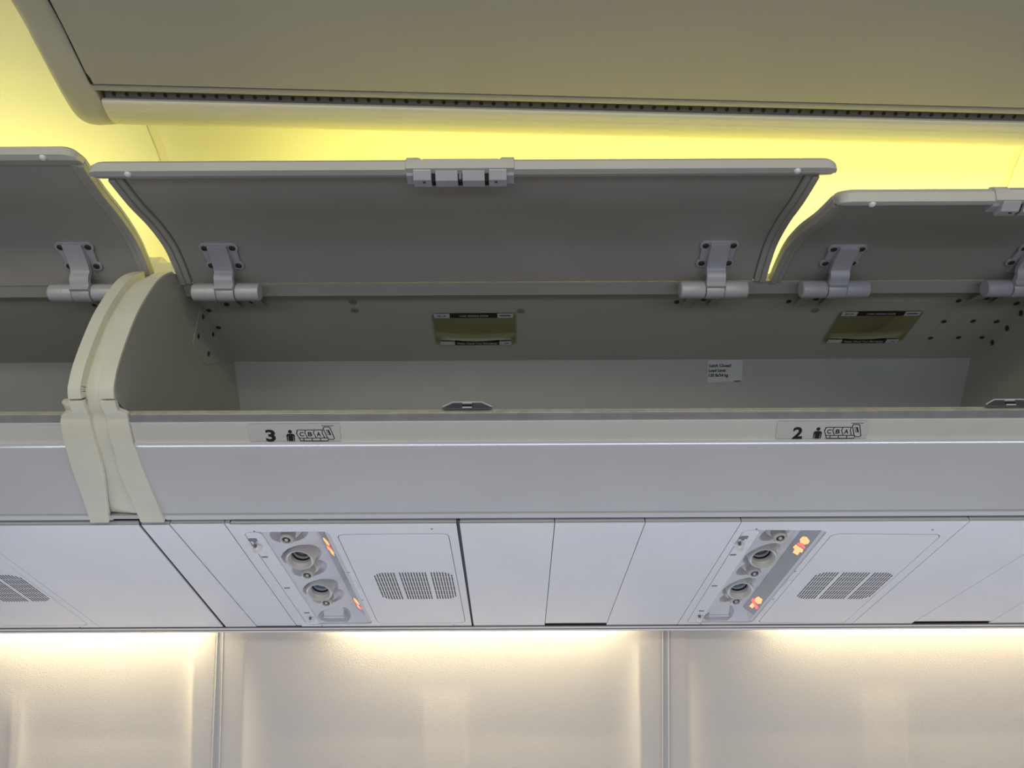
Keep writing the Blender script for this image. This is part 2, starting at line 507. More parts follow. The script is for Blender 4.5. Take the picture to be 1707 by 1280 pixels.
fill = [
    ('b2', 'c', 'narrow pale blank panel right beside the dark tapering gap', 'psu', None),
    ('c', 'd', 'pale blank panel between a thin joint and the slim strip of the row three unit', 'psu', None),
    ('e2', 'f', 'pale blank panel following the black gap beside the row three speaker grille', 'psu', None),
    ('f', 'g', 'pale blank panel with a black slot at its sidewall end, before the bright joint line', 'psu', LB - 0.016),
    ('g', 'h', 'pale blank panel between a bright joint line and the row two service unit', 'psu', None),
    ('i', 'j', 'pale blank panel touching the row two service unit beyond its speaker grille', 'psu', None),
    ('j', 'k', 'pale blank panel with a black slot at its sidewall end, beyond the row two unit', 'psu', LB - 0.016),
    ('a', 'b', 'widest pale blank panel, between a speaker grille and the dark tapering gap', 'psu', None),
]
for a, b, lab, m, b1 in fill:
    o = plate('blank_panel', J[a], J[b], None, m, b1=b1, raised=0.0015 if a in 'ce' else 0.0)
    tag(o, lab, 'panel', 'blank panels under the bins')
kk = [(J['k'][0][0] + 0.5, J['k'][0][1]), (J['k'][1][0] + 0.5, J['k'][1][1])]
o = plate('blank_panel', J['k'], kk); tag(o, 'last pale blank panel of the row, beyond the second black slot', 'panel', 'blank panels under the bins')

# ------------------------------------------------------------------ passenger service unit
def unit_frame(a, b, phi):
    return Frame(PF.p(a, b), PF.A - PF.B * phi, PF.B + PF.A * phi)
U3 = unit_frame(*PF.hit(405, 887.3), 0.013)
SA0 = 0.0
B0 = 0.0; B1 = U3.hit(560, 1040.5)[1]
WM = U3.hit(548, 888)[0]
LM = B1 - B0
SPK = [U3.hit(560, 891.5), U3.hit(749, 888), U3.hit(775, 1037.5), U3.hit(631.5, 1040)]
spk_c = [(p[0] - SA0, p[1]) for p in SPK]
sa0 = (spk_c[0][0] + spk_c[3][0]) / 2; sa1 = (spk_c[1][0] + spk_c[2][0]) / 2
sb0 = (spk_c[0][1] + spk_c[1][1]) / 2; sb1 = (spk_c[2][1] + spk_c[3][1]) / 2

def trough(a, b):
    if a < 0.030: h = 0.001
    elif a < 0.115: h = 0.001 + 0.021 * (a - 0.030) / 0.085
    elif a < 0.139: h = 0.022 - 0.019 * (a - 0.115) / 0.024
    else: h = 0.0015
    e = (LM - b)
    if a > 0.030:
        lim = 0.0015 + max(0.0, e - 0.004) * 0.42
        h = min(h, lim)
    return h

# fixtures: pixel centre in the row-three unit, kind
fx = [(482, 891, 'air'), (503, 928, 'lamp'), (516, 950, 'air'), (535, 982, 'lampblue'), (547, 997, 'air'), (556, 1025, 'lever')]
FIX = []
for x, y, k in fx:
    a, b = U3.hit(x, y, 0.009 * UPS)
    FIX.append((a - SA0, b - B0, k))

dishR = {'air': 0.033, 'lamp': 0.037, 'lampblue': 0.036, 'lever': 0.034}
def tray_h(a, b):
    h = trough(a, b)
    for fa, fb, k in FIX:
        ra = dishR[k]; rb = ra * 1.12
        q = ((a - fa - 0.002) / ra) ** 2 + ((b - fb) / rb) ** 2
        if q < 1.0 and a > 0.030:
            hd = trough(fa, fb) * 0.6 + 0.001 + 0.022 * math.sqrt(1 - q) ** 0.8
            h = max(h, min(hd, 0.001 + max(0.0, LM - b - 0.003) * 1.2))
    return h

def make_tray_mesh():
    mb = MB(); na, nb = 84, 270; vs = []
    for j in range(nb + 1):
        b = -0.003 + (LM + 0.006) * j / nb
        for i in range(na + 1):
            a = -0.003 + (WM + 0.006) * i / na
            vs.append((a, b, 0.0012 + tray_h(a, b)))
    fs = [(j * (na + 1) + i, j * (na + 1) + i + 1, (j + 1) * (na + 1) + i + 1, (j + 1) * (na + 1) + i) for j in range(nb) for i in range(na)]
    return vs, fs
TRAY = make_tray_mesh()

def service_unit(UF, jl, jr, label, hz=0.0):
    a0 = 0.0
    root = empty('passenger_service_unit', UF.p(0.15, LB / 2, 0.0))
    tag(root, label, 'service unit', 'passenger service units under the bins')
    hole1 = rrect(a0, a0 + WM, B0, B1, 0.014)
    hole2 = rrect(a0 + sa0, a0 + sa1, sb0, sb1, 0.014)
    toPF = lambda q: ((UF.p(*q) - PF.O).dot(PF.A), (UF.p(*q) - PF.O).dot(PF.B))
    plate('housing', jl, jr, root, holes=([toPF(q) for q in hole1], [toPF(q) for q in hole2]))
    # moulded tray
    vs, fs = TRAY
    mb = MB(); mb.add([UF.p(a0 + a, B0 + b, h * UPS) for a, b, h in vs], fs)
    mb.build('fixture_tray', 'dish', root, angle=28)
    # button strip
    mb = MB(); mb.prism(UF, rrect(a0 + 0.0015, a0 + 0.030, B0 + 0.0015, B1 - 0.0015, 0.010), 0.0002 * UPS, 0.003 * UPS)
    st = mb.build('button_strip', 'psu', root, bevel=0.0005)
    for px, py, k in ((422, 900, 0), (441, 928.5, 1), (478, 980, 1), (511, 1021.5, 1)):
        a, b = U3.hit(px, py); a = a - SA0 + a0; mb = MB()
        if k == 0:
            mb.box(UF, a - 0.006, a + 0.007, b - 0.006, b + 0.006, -0.0003 * UPS, 0.0005 * UPS)
            mb.box(UF, a - 0.009, a - 0.004, b + 0.000, b + 0.006, -0.0003 * UPS, 0.0005 * UPS)
            mb.box(UF, a - 0.002, a + 0.003, b + 0.007, b + 0.012, -0.0003 * UPS, 0.0005 * UPS)
        else:
            mb.box(UF, a - 0.005, a + 0.006, b - 0.0025, b + 0.0025, -0.0003 * UPS, 0.0005 * UPS)
        mb.build('printed_symbol', 'inkgrey', st)
    # call buttons
    for px, py, r in ((429.5, 912, 0.0080), (520, 1031, 0.0072)):
        a, b = U3.hit(px, py); a = a - SA0 + a0
        mb = MB()
        pr = [(r * 1.15, 0.003), (r * 1.15, -0.001)] + [(r * math.cos(t * math.pi / 16), -0.001 - 1.5 * r * math.sin(t * math.pi / 16)) for t in range(0, 8)] + [(0.0005, -0.001 - 1.5 * r)]
        mb.lathe(UF.p(a, b, 0), UF.N * UPS, pr, 20)
        o = mb.build('call_button', 'clear', root, angle=50); o['label'] = 'clear domed call button'
        mb = MB(); mb.lathe(UF.p(a - r * 0.2, b - r * 1.2, -0.001 * UPS), UF.N * UPS, [(r * 0.38, 0.002), (r * 0.32, -0.004)], 14)
        mb.build('button_stem', 'steeldark', o)
    # fixtures
    al = math.radians(20)
    ax = (-UF.N * UPS) * math.cos(al) - UF.B * math.sin(al)
    for fa, fb, k in FIX:
        a = a0 + fa; b = B0 + fb; h = trough(fa, fb) + 0.004
        if k == 'air':
            O = UF.p(a - 0.001, b + 0.004, (h + 0.010) * UPS)
            mb = MB()
            mb.lathe(O, ax, [(0.018, -0.006), (0.021, 0.002), (0.018, 0.010), (0.0135, 0.015)], 28)
            nz = mb.build('air_nozzle', 'ring', root, angle=40)
            mb = MB(); mb.lathe(O, ax, [(0.0125, 0.012), (0.0115, 0.030), (0.0105, 0.033), (0.0085, 0.0335), (0.0065, 0.029), (0.006, 0.020)], 32)
            for q in range(32):
                t = q * math.pi / 16
                e1 = UF.A; e2 = ax.cross(e1)
                c = O + (e1 * math.cos(t) + e2 * math.sin(t)) * 0.0122
                mb.lathe(c + ax * 0.014, ax, [(0.0008, 0), (0.0007, 0.016)], 4)
            kn = mb.build('knurled_knob', 'ring', nz, angle=35)
            mb = MB(); mb.lathe(O, ax, [(0.0058, 0.0300), (0.0058, 0.0312)], 16); mb.build('dark_orifice', 'slot', nz)
            mb = MB(); mb.lathe(O, ax, [(0.0040, 0.028), (0.0032, 0.0325), (0.001, 0.034)], 12); mb.build('plunger', 'ring', nz)
        elif k.startswith('lamp'):
            O = UF.p(a - 0.001, b + 0.004, (h + 0.014) * UPS)
            mb = MB()
            R = 0.026
            mb.lathe(O, ax, [(R * 0.95, -0.012), (R * 1.12, -0.002), (R * 1.14, 0.006), (R * 1.05, 0.018), (R * 1.03, 0.028), (R * 0.99, 0.0315), (R * 0.93, 0.0325),
                             (R * 0.84, 0.0315), (R * 0.80, 0.028), (R * 0.74, 0.024), (R * 0.70, 0.023), (R * 0.66, 0.012), (R * 0.60, 0.011), (R * 0.58, 0.006)], 44)
            lp = mb.build('reading_lamp', 'ring', root, angle=30)
            mb = MB(); mb.lathe(O, ax, [(R * 0.66, 0.0075), (R * 0.4, 0.0115), (R * 0.15, 0.013), (0.0005, 0.0132)], 28)
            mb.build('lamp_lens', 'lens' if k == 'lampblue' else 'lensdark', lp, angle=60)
            mb = MB(); mb.lathe(O, ax, [(R * 0.715, 0.0165), (R * 0.715, 0.0135), (R * 0.62, 0.0130), (R * 0.62, 0.0160), (R * 0.715, 0.0165)], 32, caps=False); mb.build('black_ring', 'slot', lp)
        else:
            mb = MB()
            fr = Frame(UF.p(a, b, (h + 0.002) * UPS), UF.A, (UF.B * 0.80 - UF.N * UPS * 0.6))
            mb.prism(fr, [(-0.021, -0.020), (0.022, -0.020), (0.022, 0.006), (-0.021, 0.006)], -0.007, 0.007)
            mb.prism(fr, [(-0.022, 0.0065), (0.023, 0.0065), (0.023, 0.0105), (-0.022, 0.0105)], -0.0078, 0.0078)
            o = mb.build('release_lever', 'clear', root, bevel=0.0012); o['label'] = 'clear plastic block'
    # lit sign lens on the face that looks back along the cabin
    def sp_(a, b, lift=0.0):
        return UF.p(a0 + a, B0 + b, (0.0012 + 0.022 - 0.019 * (a - 0.115) / 0.024 - lift) * UPS)
    mb = MB()
    mb.loft([[sp_(0.1185, 0.012, 0.0004), sp_(0.1395, 0.012, 0.0004), sp_(0.1395, LM - 0.045, 0.0004), sp_(0.1185, LM - 0.045, 0.0004)],
             [sp_(0.1185, 0.012, 0.0012), sp_(0.1395, 0.012, 0.0012), sp_(0.1395, LM - 0.045, 0.0012), sp_(0.1185, LM - 0.045, 0.0012)]])
    sg = mb.build('sign_lens', 'sign', root)
    mb = MB()
    def shape(pts, mi):
        mb.add([sp_(a, b, 0.0018) for a, b in pts], [tuple(range(len(pts)))], mi)
    cb = 0.085                                   # fasten seat belt: two straps and a buckle
    shape([(0.1245, cb - 0.030), (0.1290, cb - 0.036), (0.1350, cb - 0.030), (0.1360, cb - 0.020), (0.1330, cb - 0.010), (0.1265, cb - 0.008), (0.1235, cb - 0.018)], 0)
    shape([(0.1245, cb - 0.004), (0.1275, cb - 0.008), (0.1335, cb - 0.007), (0.1365, cb - 0.001), (0.1365, cb + 0.002), (0.1240, cb + 0.003)], 1)
    shape([(0.1235, cb + 0.006), (0.1355, cb + 0.006), (0.1372, cb + 0.018), (0.1340, cb + 0.020), (0.1345, cb + 0.034), (0.1270, cb + 0.036), (0.1262, cb + 0.022), (0.1228, cb + 0.020)], 0)
    o = mb.build('seat_belt_symbol', ['orange', 'red'], sg, fixn=False); o['label'] = 'orange and red lit belt symbol'
    mb = MB()
    cb = LM - 0.100                              # no smoking: lit bar with a red ring
    shape([(0.1270, cb - 0.030), (0.1345, cb - 0.030), (0.1370, cb - 0.010), (0.1330, cb + 0.000), (0.1262, cb - 0.002), (0.1250, cb - 0.018)], 0)
    shape([(0.1255, cb + 0.010), (0.1315, cb + 0.010), (0.1310, cb + 0.032), (0.1250, cb + 0.032)], 0)
    shape([(0.1215, cb - 0.010), (0.1238, cb - 0.012), (0.1300, cb + 0.004), (0.1375, cb + 0.010), (0.1378, cb + 0.022), (0.1350, cb + 0.025), (0.1290, cb + 0.012), (0.1218, cb + 0.004)], 1)
    o = mb.build('smoking_symbol', ['orange', 'red'], sg, fixn=False); o['label'] = 'small orange lit symbol with red ring'
    # speaker panel with slotted grille
    mb = MB(); mb.prism(UF, rrect(a0 + sa0 + 0.0010, a0 + sa1 - 0.0010, sb0 + 0.0015, sb1 - 0.0015, 0.013), 0.0, 0.003 * UPS)
    spk = mb.build('speaker_panel', 'psu', root, bevel=0.0004)
    gx0, gy0 = U3.hit(624, 954.5); gx1, gy1 = U3.hit(760, 998)
    ga = U3.hit(625.5, 962)[0] - SA0; gb = U3.hit(752, 955)[0] - SA0
    gtop, gbot = gy0, gy1
    ws = gb - ga
    # 8 + 10 + 8 slots, each broken by five thin bridges
    pitch = ws / (26 + 1.5 * 2 - 1)
    mb = MB(); pos = []
    a = 0.0
    for n_, g in ((8, 0), (10, 1), (8, 2)):
        for q in range(n_): pos.append(a); a += pitch
        a += pitch * 1.5 * 0.75
    sc_ = ws / pos[-1]
    rows = 6
    for q, a in enumerate(pos):
        aa = a0 + ga + a * sc_
        cut = {0: 0.55, 1: 0.25, 2: 0.08}.get(min(q, len(pos) - 1 - q), 0.0) * (gbot - gtop) / rows
        for r in range(rows):
            b0 = gtop + (gbot - gtop) * r / rows + 0.0012; b1 = gtop + (gbot - gtop) * (r + 1) / rows - 0.0012
            if r == 0: b0 += cut
            if r == rows - 1: b1 -= cut
            mb.box(UF, aa - pitch * 0.24, aa + pitch * 0.24, b0, b1, -0.0003 * UPS, 0.0005 * UPS)
    g = mb.build('grille_slots', 'slot', spk); g['kind'] = 'stuff'
    # release catch and screw dots
    mb = MB()
    a, b = U3.hit(594, 974); a = a - SA0 + a0
    mb.box(UF, a - 0.004, a + 0.003, b - 0.018, b + 0.026, -0.0012 * UPS, 0.0005 * UPS)
    mb.build('catch', 'psu', root, bevel=0.0005)
    for px, py in ((424, 885.5), (720, 881.5), (581, 954), (604.5, 1000), (537, 1042.3), (757, 1041.3)):
        a, b = U3.hit(px, py); a = a - SA0 + a0
        mb = MB(); disc(mb, UF, a, b, 0.0018, -0.0004 * UPS)
        mb.build('pin_hole', 'slot', root, fixn=False)
    return root


A2, B2 = PF.hit(1238, 886.5)
A4 = PF.hit(143.5, 1039)[0] - sa1
service_unit(U3, J['d2'], J['e'], 'row three service unit with black slotted grille, under the marker reading 3')
service_unit(unit_frame(A2, PF.hit(405, 887.3)[1], -0.028), J['h'], J['i'], 'row two service unit with lit orange symbols, under the marker reading 2')
jl4 = [(A4 - 0.02, 0.003), (A4 - 0.02, LB - 0.0022)]
service_unit(unit_frame(A4, PF.hit(405, 887.3)[1], 0.004), jl4, J['a'], 'service unit showing only its speaker grille, beside the widest blank panel')
# narrow ribbed strip left of the row-three unit
o = plate('edge_strip', J['d'], J['d2'], None, raised=0.002)
tag(o, 'slim pale edge strip between the blank panel and the row three service unit', 'strip')
# black strips set into the two open gaps, painting the shade inside them
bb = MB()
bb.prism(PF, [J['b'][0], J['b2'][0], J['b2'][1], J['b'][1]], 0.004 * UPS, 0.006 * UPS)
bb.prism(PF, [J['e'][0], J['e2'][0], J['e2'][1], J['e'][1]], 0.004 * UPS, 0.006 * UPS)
o = bb.build('gap_shade_strips', 'black'); tag(o, kind='structure')

# ================================================================== OVERHEAD BINS
XL = -0.597
C_raw = [LP(x, y, XL) for x, y in ((288.5, 455), (272, 462), (256, 479), (232, 519), (215, 560), (199, 608), (192, 640), (191, 652), (192, 664))]
C_curve = spline(C_raw, 5)
lip_b = LP(196.5, 684.5, XL); lip_f = LP(206, 692, -0.5955)
def fp(y, s): return yz(uv(206, y)[1], s)
Lp = {
    'lip_back': fp(684.5, 1079), 'lip_edge': fp(691, 1089), 'lip_edge2': fp(692.5, 1089.5), 'grey_bot': fp(703.5, 1086),
    'r1a': fp(704.0, 1088.5), 'r1b': fp(706.2, 1088), 'ch_top': fp(707.5, 1086), 'ch_mid': fp(722, 1083), 'ch_bot': fp(737, 1074.5),
    'r2a': fp(738.5, 1077.5), 'r2b': fp(741.5, 1076.5), 'r2c': fp(744.5, 1072.5), 'pan_top': fp(746, 1070),
    'bot_a': fp(858.5, 993.5), 'bot_b': fp(860, 994.5), 'bot_c': fp(867.3, 983),
}
Lp['ch_mid'] = ((Lp['ch_top'][0] + Lp['ch_bot'][0]) / 2, (Lp['ch_top'][1] + Lp['ch_bot'][1]) / 2)
pan = spline([fp(746, 1070), fp(786, 1046), fp(832, 1013), fp(859, 993)], 8)
BT = LP(390, 603, XL); BB_ = LP(401, 683, XL)
UPf = LP(335, 508, XL)
rail_t = yz(uv(302.5, 473.5)[1], 921); rail_b = yz(uv(312, 495)[1], 908)
PIV = yz(uv(382, 487)[1], 938)
floorZ = Lp['lip_back'][1] - 0.035
t = (BB_[1] - floorZ) / (BT[1] - BB_[1])
BF = (BB_[0] + (BB_[0] - BT[0]) * t, floorZ)
up_dir = ((UPf[0] - BT[0]), (UPf[1] - BT[1]))
tt = (rail_b[0] + 0.004 - BT[0]) / up_dir[0]
UP0 = (BT[0] + up_dir[0] * tt, BT[1] + up_dir[1] * tt)
UPFR = yzframe(UP0, BT); BKFR = yzframe(BT, BF)
NU = 1 if UPFR.N.z < 0 else -1       # h*NU = into the bin
NB = 1 if BKFR.N.y < 0 else -1
bot_back = (Lp['bot_c'][0] + 0.32, Lp['bot_c'][1] + 0.06)
roof_b = (BT[0] + 0.03, BT[1] + 0.045)

def rot(p, ang):
    y, z = p[0] - PIV[0], p[1] - PIV[1]
    c, s = math.cos(ang), math.sin(ang)
    return (PIV[0] + y * c - z * s, PIV[1] + y * s + z * c)

# lid cross-section at the centre lid's opening angle
skin_raw = [LP(322, 472, -0.575), LP(309, 438, -0.575), LP(294, 406, -0.575), LP(269, 371, -0.575), LP(237, 336, -0.575), LP(205, 295, -0.575)]
SKIN = spline(skin_raw, 6)
RIM0 = yz(uv(200, 285)[1], 1160)     # light/dark corner of the rim
def target_angle(xpix, ypix, guess):
    # rotation about the hinge that puts the rim corner on the measured pixel row
    u, d = uv(xpix, ypix); best = None
    for i in range(-300, 301):
        a = guess + math.radians(i * 0.05)
        p = rot(RIM0, a); Y, Z = p[0], p[1] - ZC
        w = Y * cp + Z * sp; v = -Y * sp + Z * cp
        e = abs(-v / w * F - d)
        if best is None or e < best[0]: best = (e, a)
    return best[1]
ANG_L = target_angle(60, 257, 0); ANG_R = target_angle(1530, 335.5, 0)
print('lid angles', math.degrees(ANG_L), math.degrees(ANG_R), 'piv', PIV, 'rim', RIM0)

def skin_at(y, x=370):
    """point and direction on the skin whose pixel row is y (reference lid)"""
    best = None
    for i in range(len(SKIN) - 1):
        for k in range(10):
            t = k / 10; p = (SKIN[i][0] * (1 - t) + SKIN[i + 1][0] * t, SKIN[i][1] * (1 - t) + SKIN[i + 1][1] * t)
            Y, Z = p[0], p[1] - ZC; w = Y * cp + Z * sp; v = -Y * sp + Z * cp
            e = abs(-v / w * F - uv(x, y)[1])
            if best is None or e < best[0]:
                d = Vector((SKIN[i + 1][0] - SKIN[i][0], SKIN[i + 1][1] - SKIN[i][1])).normalized(); best = (e, p, d)
    return best[1], best[2]

def add_screw(parent, O, n, r=0.0048, m='screw', name='screw'):
    mb = MB(); e = Vector((1, 0, 0))
    if abs(n.dot(e)) > 0.9: e = Vector((0, 0, 1))
    mb.lathe(O, n, [(r, -0.0005), (r, 0.0007), (r * 0.75, 0.0016), (r * 0.38, 0.0018), (r * 0.34, 0.0009), (0.0002, 0.0008)], 16, ref=e)
    return mb.build(name, m, parent, angle=30)

def make_hinge(door, bin_root, X, ang):
    """arm with four-screw plate (moves with the lid) and fixed bracket (part of the bin)"""
    R = lambda p: rot(p, ang)
    p_top, d_ = skin_at(403.5); p_bot, d2 = skin_at(448)
    p1, t1 = skin_at(411); p2, t2 = skin_at(440)
    P1 = R(p1); P2 = R(p2)
    T = Vector((0, P2[0] - P1[0], P2[1] - P1[1]))
    fr = Frame((X, P1[0], P1[1]), (1, 0, 0), T)
    if fr.N.z > 0: inn = -1
    else: inn = 1
    Lr = T.length
    hs = 0.0240
    outl = []
    def arc(cx, cy, r, a0, a1, k=7):
        for j in range(k + 1):
            q = math.radians(a0 + (a1 - a0) * j / k); outl.append((cx + r * math.cos(q), cy + r * math.sin(q)))
    r_ = 0.0095
    # right side going down (b grows to the hinge)
    arc(hs, 0, r_, -90, 50); arc(hs, Lr, r_, -60, 90)
    outl.append((0.0155, Lr + 0.010)); outl.append((0.0155, Lr + 0.030)); outl.append((-0.0155, Lr + 0.030)); outl.append((-0.0155, Lr + 0.010))
    arc(-hs, Lr, r_, 90, 240); arc(-hs, 0, r_, 130, 270)
    mb = MB(); mb.prism(fr, outl, 0.0006 * inn, 0.0042 * inn)
    # arm
    q0 = fr.p(0, -0.007, 0.0042 * inn); q1 = fr.p(0, Lr * 0.45, 0.0065 * inn); q2 = fr.p(0, Lr + 0.003, 0.013 * inn)
    ex, ez = PIV[0] - 0.514 * 0.0115 - 0.858 * 0.0105, PIV[1] + 0.858 * 0.0115 - 0.514 * 0.0105
    pts = spline([(q0.y, q0.z), (q1.y, q1.z), (q2.y, q2.z), (q2.y * 0.45 + ex * 0.55 - 0.0025, q2.z * 0.45 + ez * 0.55 - 0.0015), (ex, ez), (PIV[0] - 0.0155, PIV[1] - 0.006)], 5)
    mb.band(pts, X - 0.0155, X + 0.0155, 0.006, 0, side=1 if ang is None else -1)
    n = len(pts)
    for sx in (-1, 1):
        off = offset(pts, 0.0028)
        mb.band(off, X + sx * 0.0155 - 0.0011, X + sx * 0.0155 + 0.0011, 0.009, 0, side=-1)
    # centre knuckle
    mb.lathe((X - 0.0155, PIV[0], PIV[1]), (1, 0, 0), [(0.0160, 0), (0.0163, 0.0008), (0.0163, 0.0302), (0.0160, 0.031)], 28, ref=Vector((0, 0, 1)))
    arm = mb.build('hinge_arm', 'hinge', door, bevel=0.0009)
    for sa in (-1, 1):
        for b in (0, Lr):
            pass
    for sa in (-1, 1):
        for b in (0, Lr):
            add_screw(door, fr.p(sa * hs, b, 0.0042 * inn), fr.N * inn, 0.0056)
    # fixed barrel ends and bracket under the rail
    for x0, x1, nm in ((X - 0.0600, X - 0.0170, 'hinge_barrel'), (X + 0.0165, X + 0.0580, 'hinge_barrel')):
        mb = MB(); ln = x1 - x0
        mb.lathe((x0, PIV[0], PIV[1]), (1, 0, 0), [(0.0135, 0), (0.0155, 0.002), (0.0158, ln - 0.002), (0.0145, ln)], 28, ref=Vector((0, 0, 1)))
        if x0 < X:
            mb.lathe((x0 + 0.026, PIV[0], PIV[1]), (1, 0, 0), [(0.0161, 0), (0.0161, 0.0008)], 28, ref=Vector((0, 0, 1)))
        mb.build(nm, 'hinge', bin_root, angle=40)
    mb = MB()
    for xx in (X - 0.030, X + 0.018):
        U_ = lambda b, h: (UPFR.p(0, b, h * NU).y, UPFR.p(0, b, h * NU).z)
        pr = [(PIV[0] - 0.004, PIV[1] - 0.008), (PIV[0] + 0.010, PIV[1] + 0.012), U_(0.070, -0.001), U_(0.068, 0.005), U_(0.040, 0.012)]
        mb.extr(pr, xx, xx + 0.016)
    mb.extr([(UP0[0] + 0.002, UP0[1] - 0.004), (UP0[0] + 0.050, UP0[1] - 0.001 + 0.0), (UP0[0] + 0.050, UP0[1] - 0.005), (UP0[0] + 0.002, UP0[1] - 0.008)], X - 0.030, X + 0.052)
    mb.build('hinge_bracket', 'liner', bin_root, bevel=0.001)
    for dx, dy in ((0.008, 0.050), (-0.042, 0.058)):
        add_screw(bin_root, UPFR.p(X + dx, dy, 0.0008 * NU), UPFR.N * NU, 0.0050)

def make_door(bin_root, x0, x1, ang, overhang, latch_x, label=None, ext=0.0):
    piv = Vector(((x0 + x1) / 2, PIV[0], PIV[1]))
    R = lambda p: rot(p, ang)
    e = Vector((SKIN[0][0] - SKIN[1][0], SKIN[0][1] - SKIN[1][1])).normalized() * ext
    sk = ([R((SKIN[0][0] + e.x, SKIN[0][1] + e.y))] if ext else []) + [R(p) for p in SKIN]
    up = 1
    o1 = offset(sk, 0.010); 
    if o1[len(o1) // 2][1] < sk[len(sk) // 2][1]: up = -1
    shell_path = offset(sk, 0.0035 * up)
    mb = MB(); mb.band(shell_path, x0, x1, 0.0075, 0, side=up)
    door = mb.build('door', 'rim', bin_root, bevel=0.002)
    if label: door['label'] = label
    # liner
    fw = 0.0225
    mb = MB(); mb.band(sk, x0 + fw, x1 - fw, 0.0034, 0, side=up)
    mb.build('inner_panel', 'lid', door)
    # side frames
    for s0, s1, k in ((x0 + 0.0005, x0 + fw - 0.0016, 1), (x1 - fw + 0.0016, x1 - 0.0005, -1)):
        mb = MB()
        low = offset(sk, -0.0045 * up); low2 = offset(sk, -0.0075 * up)
        inner = s1 if k == 1 else s0; outer = s0 if k == 1 else s1
        mb.band(low, min(inner, outer + k * 0.010), max(inner, outer + k * 0.010), 0.008, 0, side=up)
        mb.band(low2, min(outer, outer + k * 0.0105), max(outer, outer + k * 0.0105), 0.0120, 0, side=up)
        mb.build('side_frame', 'lidframe', door, bevel=0.0018)
    # rim along the free edge
    r0 = RIM0; dY = 0.012
    rim = [(r0[0], r0[1]), (r0[0] + 0.0115, r0[1] - 0.0008), (r0[0] + 0.016, r0[1] + 0.006), (r0[0] + 0.034, r0[1] + 0.0135),
           (r0[0] + 0.034, r0[1] + 0.034), (r0[0] + 0.012, r0[1] + 0.0245), (r0[0] + 0.004, r0[1] + 0.0205), (r0[0] - 0.0005, r0[1] + 0.014)]
    rim = [R(p) for p in rim]
    cy = sum(p[0] for p in rim) / len(rim); cz = sum(p[1] for p in rim) / len(rim)
    rings = []
    xa, xb = x0 - overhang, x1 + overhang
    er = 0.022
    for k in range(7):
        t = k / 6 * math.pi / 2; f = math.sin(t) * 0.55 + 0.45; x = xa + er * (1 - math.cos(t))
        rings.append([(x, cy + (p[0] - cy) * f + (1 - f) * 0.012, cz + (p[1] - cz) * f - (1 - f) * 0.004) for p in rim])
    for k in range(6, -1, -1):
        t = k / 6 * math.pi / 2; f = math.sin(t) * 0.55 + 0.45; x = xb - er * (1 - math.cos(t))
        rings.append([(x, cy + (p[0] - cy) * f + (1 - f) * 0.012, cz + (p[1] - cz) * f - (1 - f) * 0.004) for p in rim])
    mb = MB(); mb.loft(rings); mb.build('rim', 'rim', door, angle=30, bevel=0.0012)
    for bx in (x0 + 0.044, x1 - 0.044):
        q = R((r0[0] + 0.006, r0[1] - 0.0006))
        mb = MB(); mb.lathe((bx, q[0], q[1]), Vector((0, -0.2, -1)), [(0.0052, -0.001), (0.0048, 0.0025), (0.002, 0.0045)], 14)
        mb.build('rubber_bumper', 'clear', door, angle=60)
    # latch
    lx = latch_x; hw = 0.0785
    mb = MB()
    hs_ = [(r0[0] - 0.0032, r0[1] - 0.0002), (r0[0] + 0.010, r0[1] - 0.0002), (r0[0] + 0.020, r0[1] + 0.022), (r0[0] + 0.010, r0[1] + 0.0262), (r0[0] + 0.000, r0[1] + 0.0215), (r0[0] - 0.0030, r0[1] + 0.016)]
    hs2 = [(p[0], p[1] - (0.0040 if p[1] > r0[1] + 0.018 else 0)) for p in hs_]
    Xs = [(-hw, hs_), (-hw + 0.018, hs_), (-hw + 0.023, hs2), (hw - 0.023, hs2), (hw - 0.018, hs_), (hw, hs_)]
    mb.loft([[(lx + x, *R(p)) for p in pr] for x, pr in Xs])
    lh = mb.build('latch_housing', 'rim', door, bevel=0.0012)
    mb = MB(); mb.extr([R((r0[0] + 0.003, r0[1] + 0.0185)), R((r0[0] + 0.016, r0[1] + 0.0205)), R((r0[0] + 0.016, r0[1] + 0.0240)), R((r0[0] + 0.003, r0[1] + 0.0215))], lx - hw + 0.024, lx + hw - 0.024)
    mb.build('latch_paddle', 'alu', door)
    # lower body, in two cheeks with dark gaps and two rollers
    def lb(xa, xb, dz0, dz1, y0, y1):
        return [[(xa, *R(p)) for p in pr] for pr in ()]
    def blk(name, xa, xb, m, y0=-0.0005, y1=0.028, z0=0.0006, z1=-0.0115, bev=0.001, par=door):
        mb = MB()
        mb.extr([R((r0[0] + y0, r0[1] + z0)), R((r0[0] + y1, r0[1] + 0.012)), R((r0[0] + y1, r0[1] - 0.004)), R((r0[0] + y1 * 0.9, r0[1] + z1)), R((r0[0] + y0 + 0.010, r0[1] + z1)), R((r0[0] + y0, r0[1] + z1 + 0.010))], lx + xa, lx + xb)
        return mb.build(name, m, par, bevel=bev)
    blk('latch_recess', -0.045, 0.045, 'black', y0=0.006, z1=-0.0085, bev=0)
    for sx in (-1, 1):
        a, b = sorted((sx * 0.0415, sx * 0.0675)); blk('latch_cheek', a, b, 'hinge')
        a, b = sorted((sx * 0.066, sx * 0.0780)); blk('latch_cheek', a, b, 'hinge', z1=-0.0035)
        a, b = sorted((sx * 0.0035, sx * 0.0355)); blk('latch_roller', a, b, 'hinge', y0=0.0015, z0=-0.0005, z1=-0.0110, bev=0.002)
        add_screw(door, Vector((lx + sx * 0.052, *R((r0[0] + 0.013, r0[1] - 0.0115)))), Vector((0, 0, -1)), 0.0022)
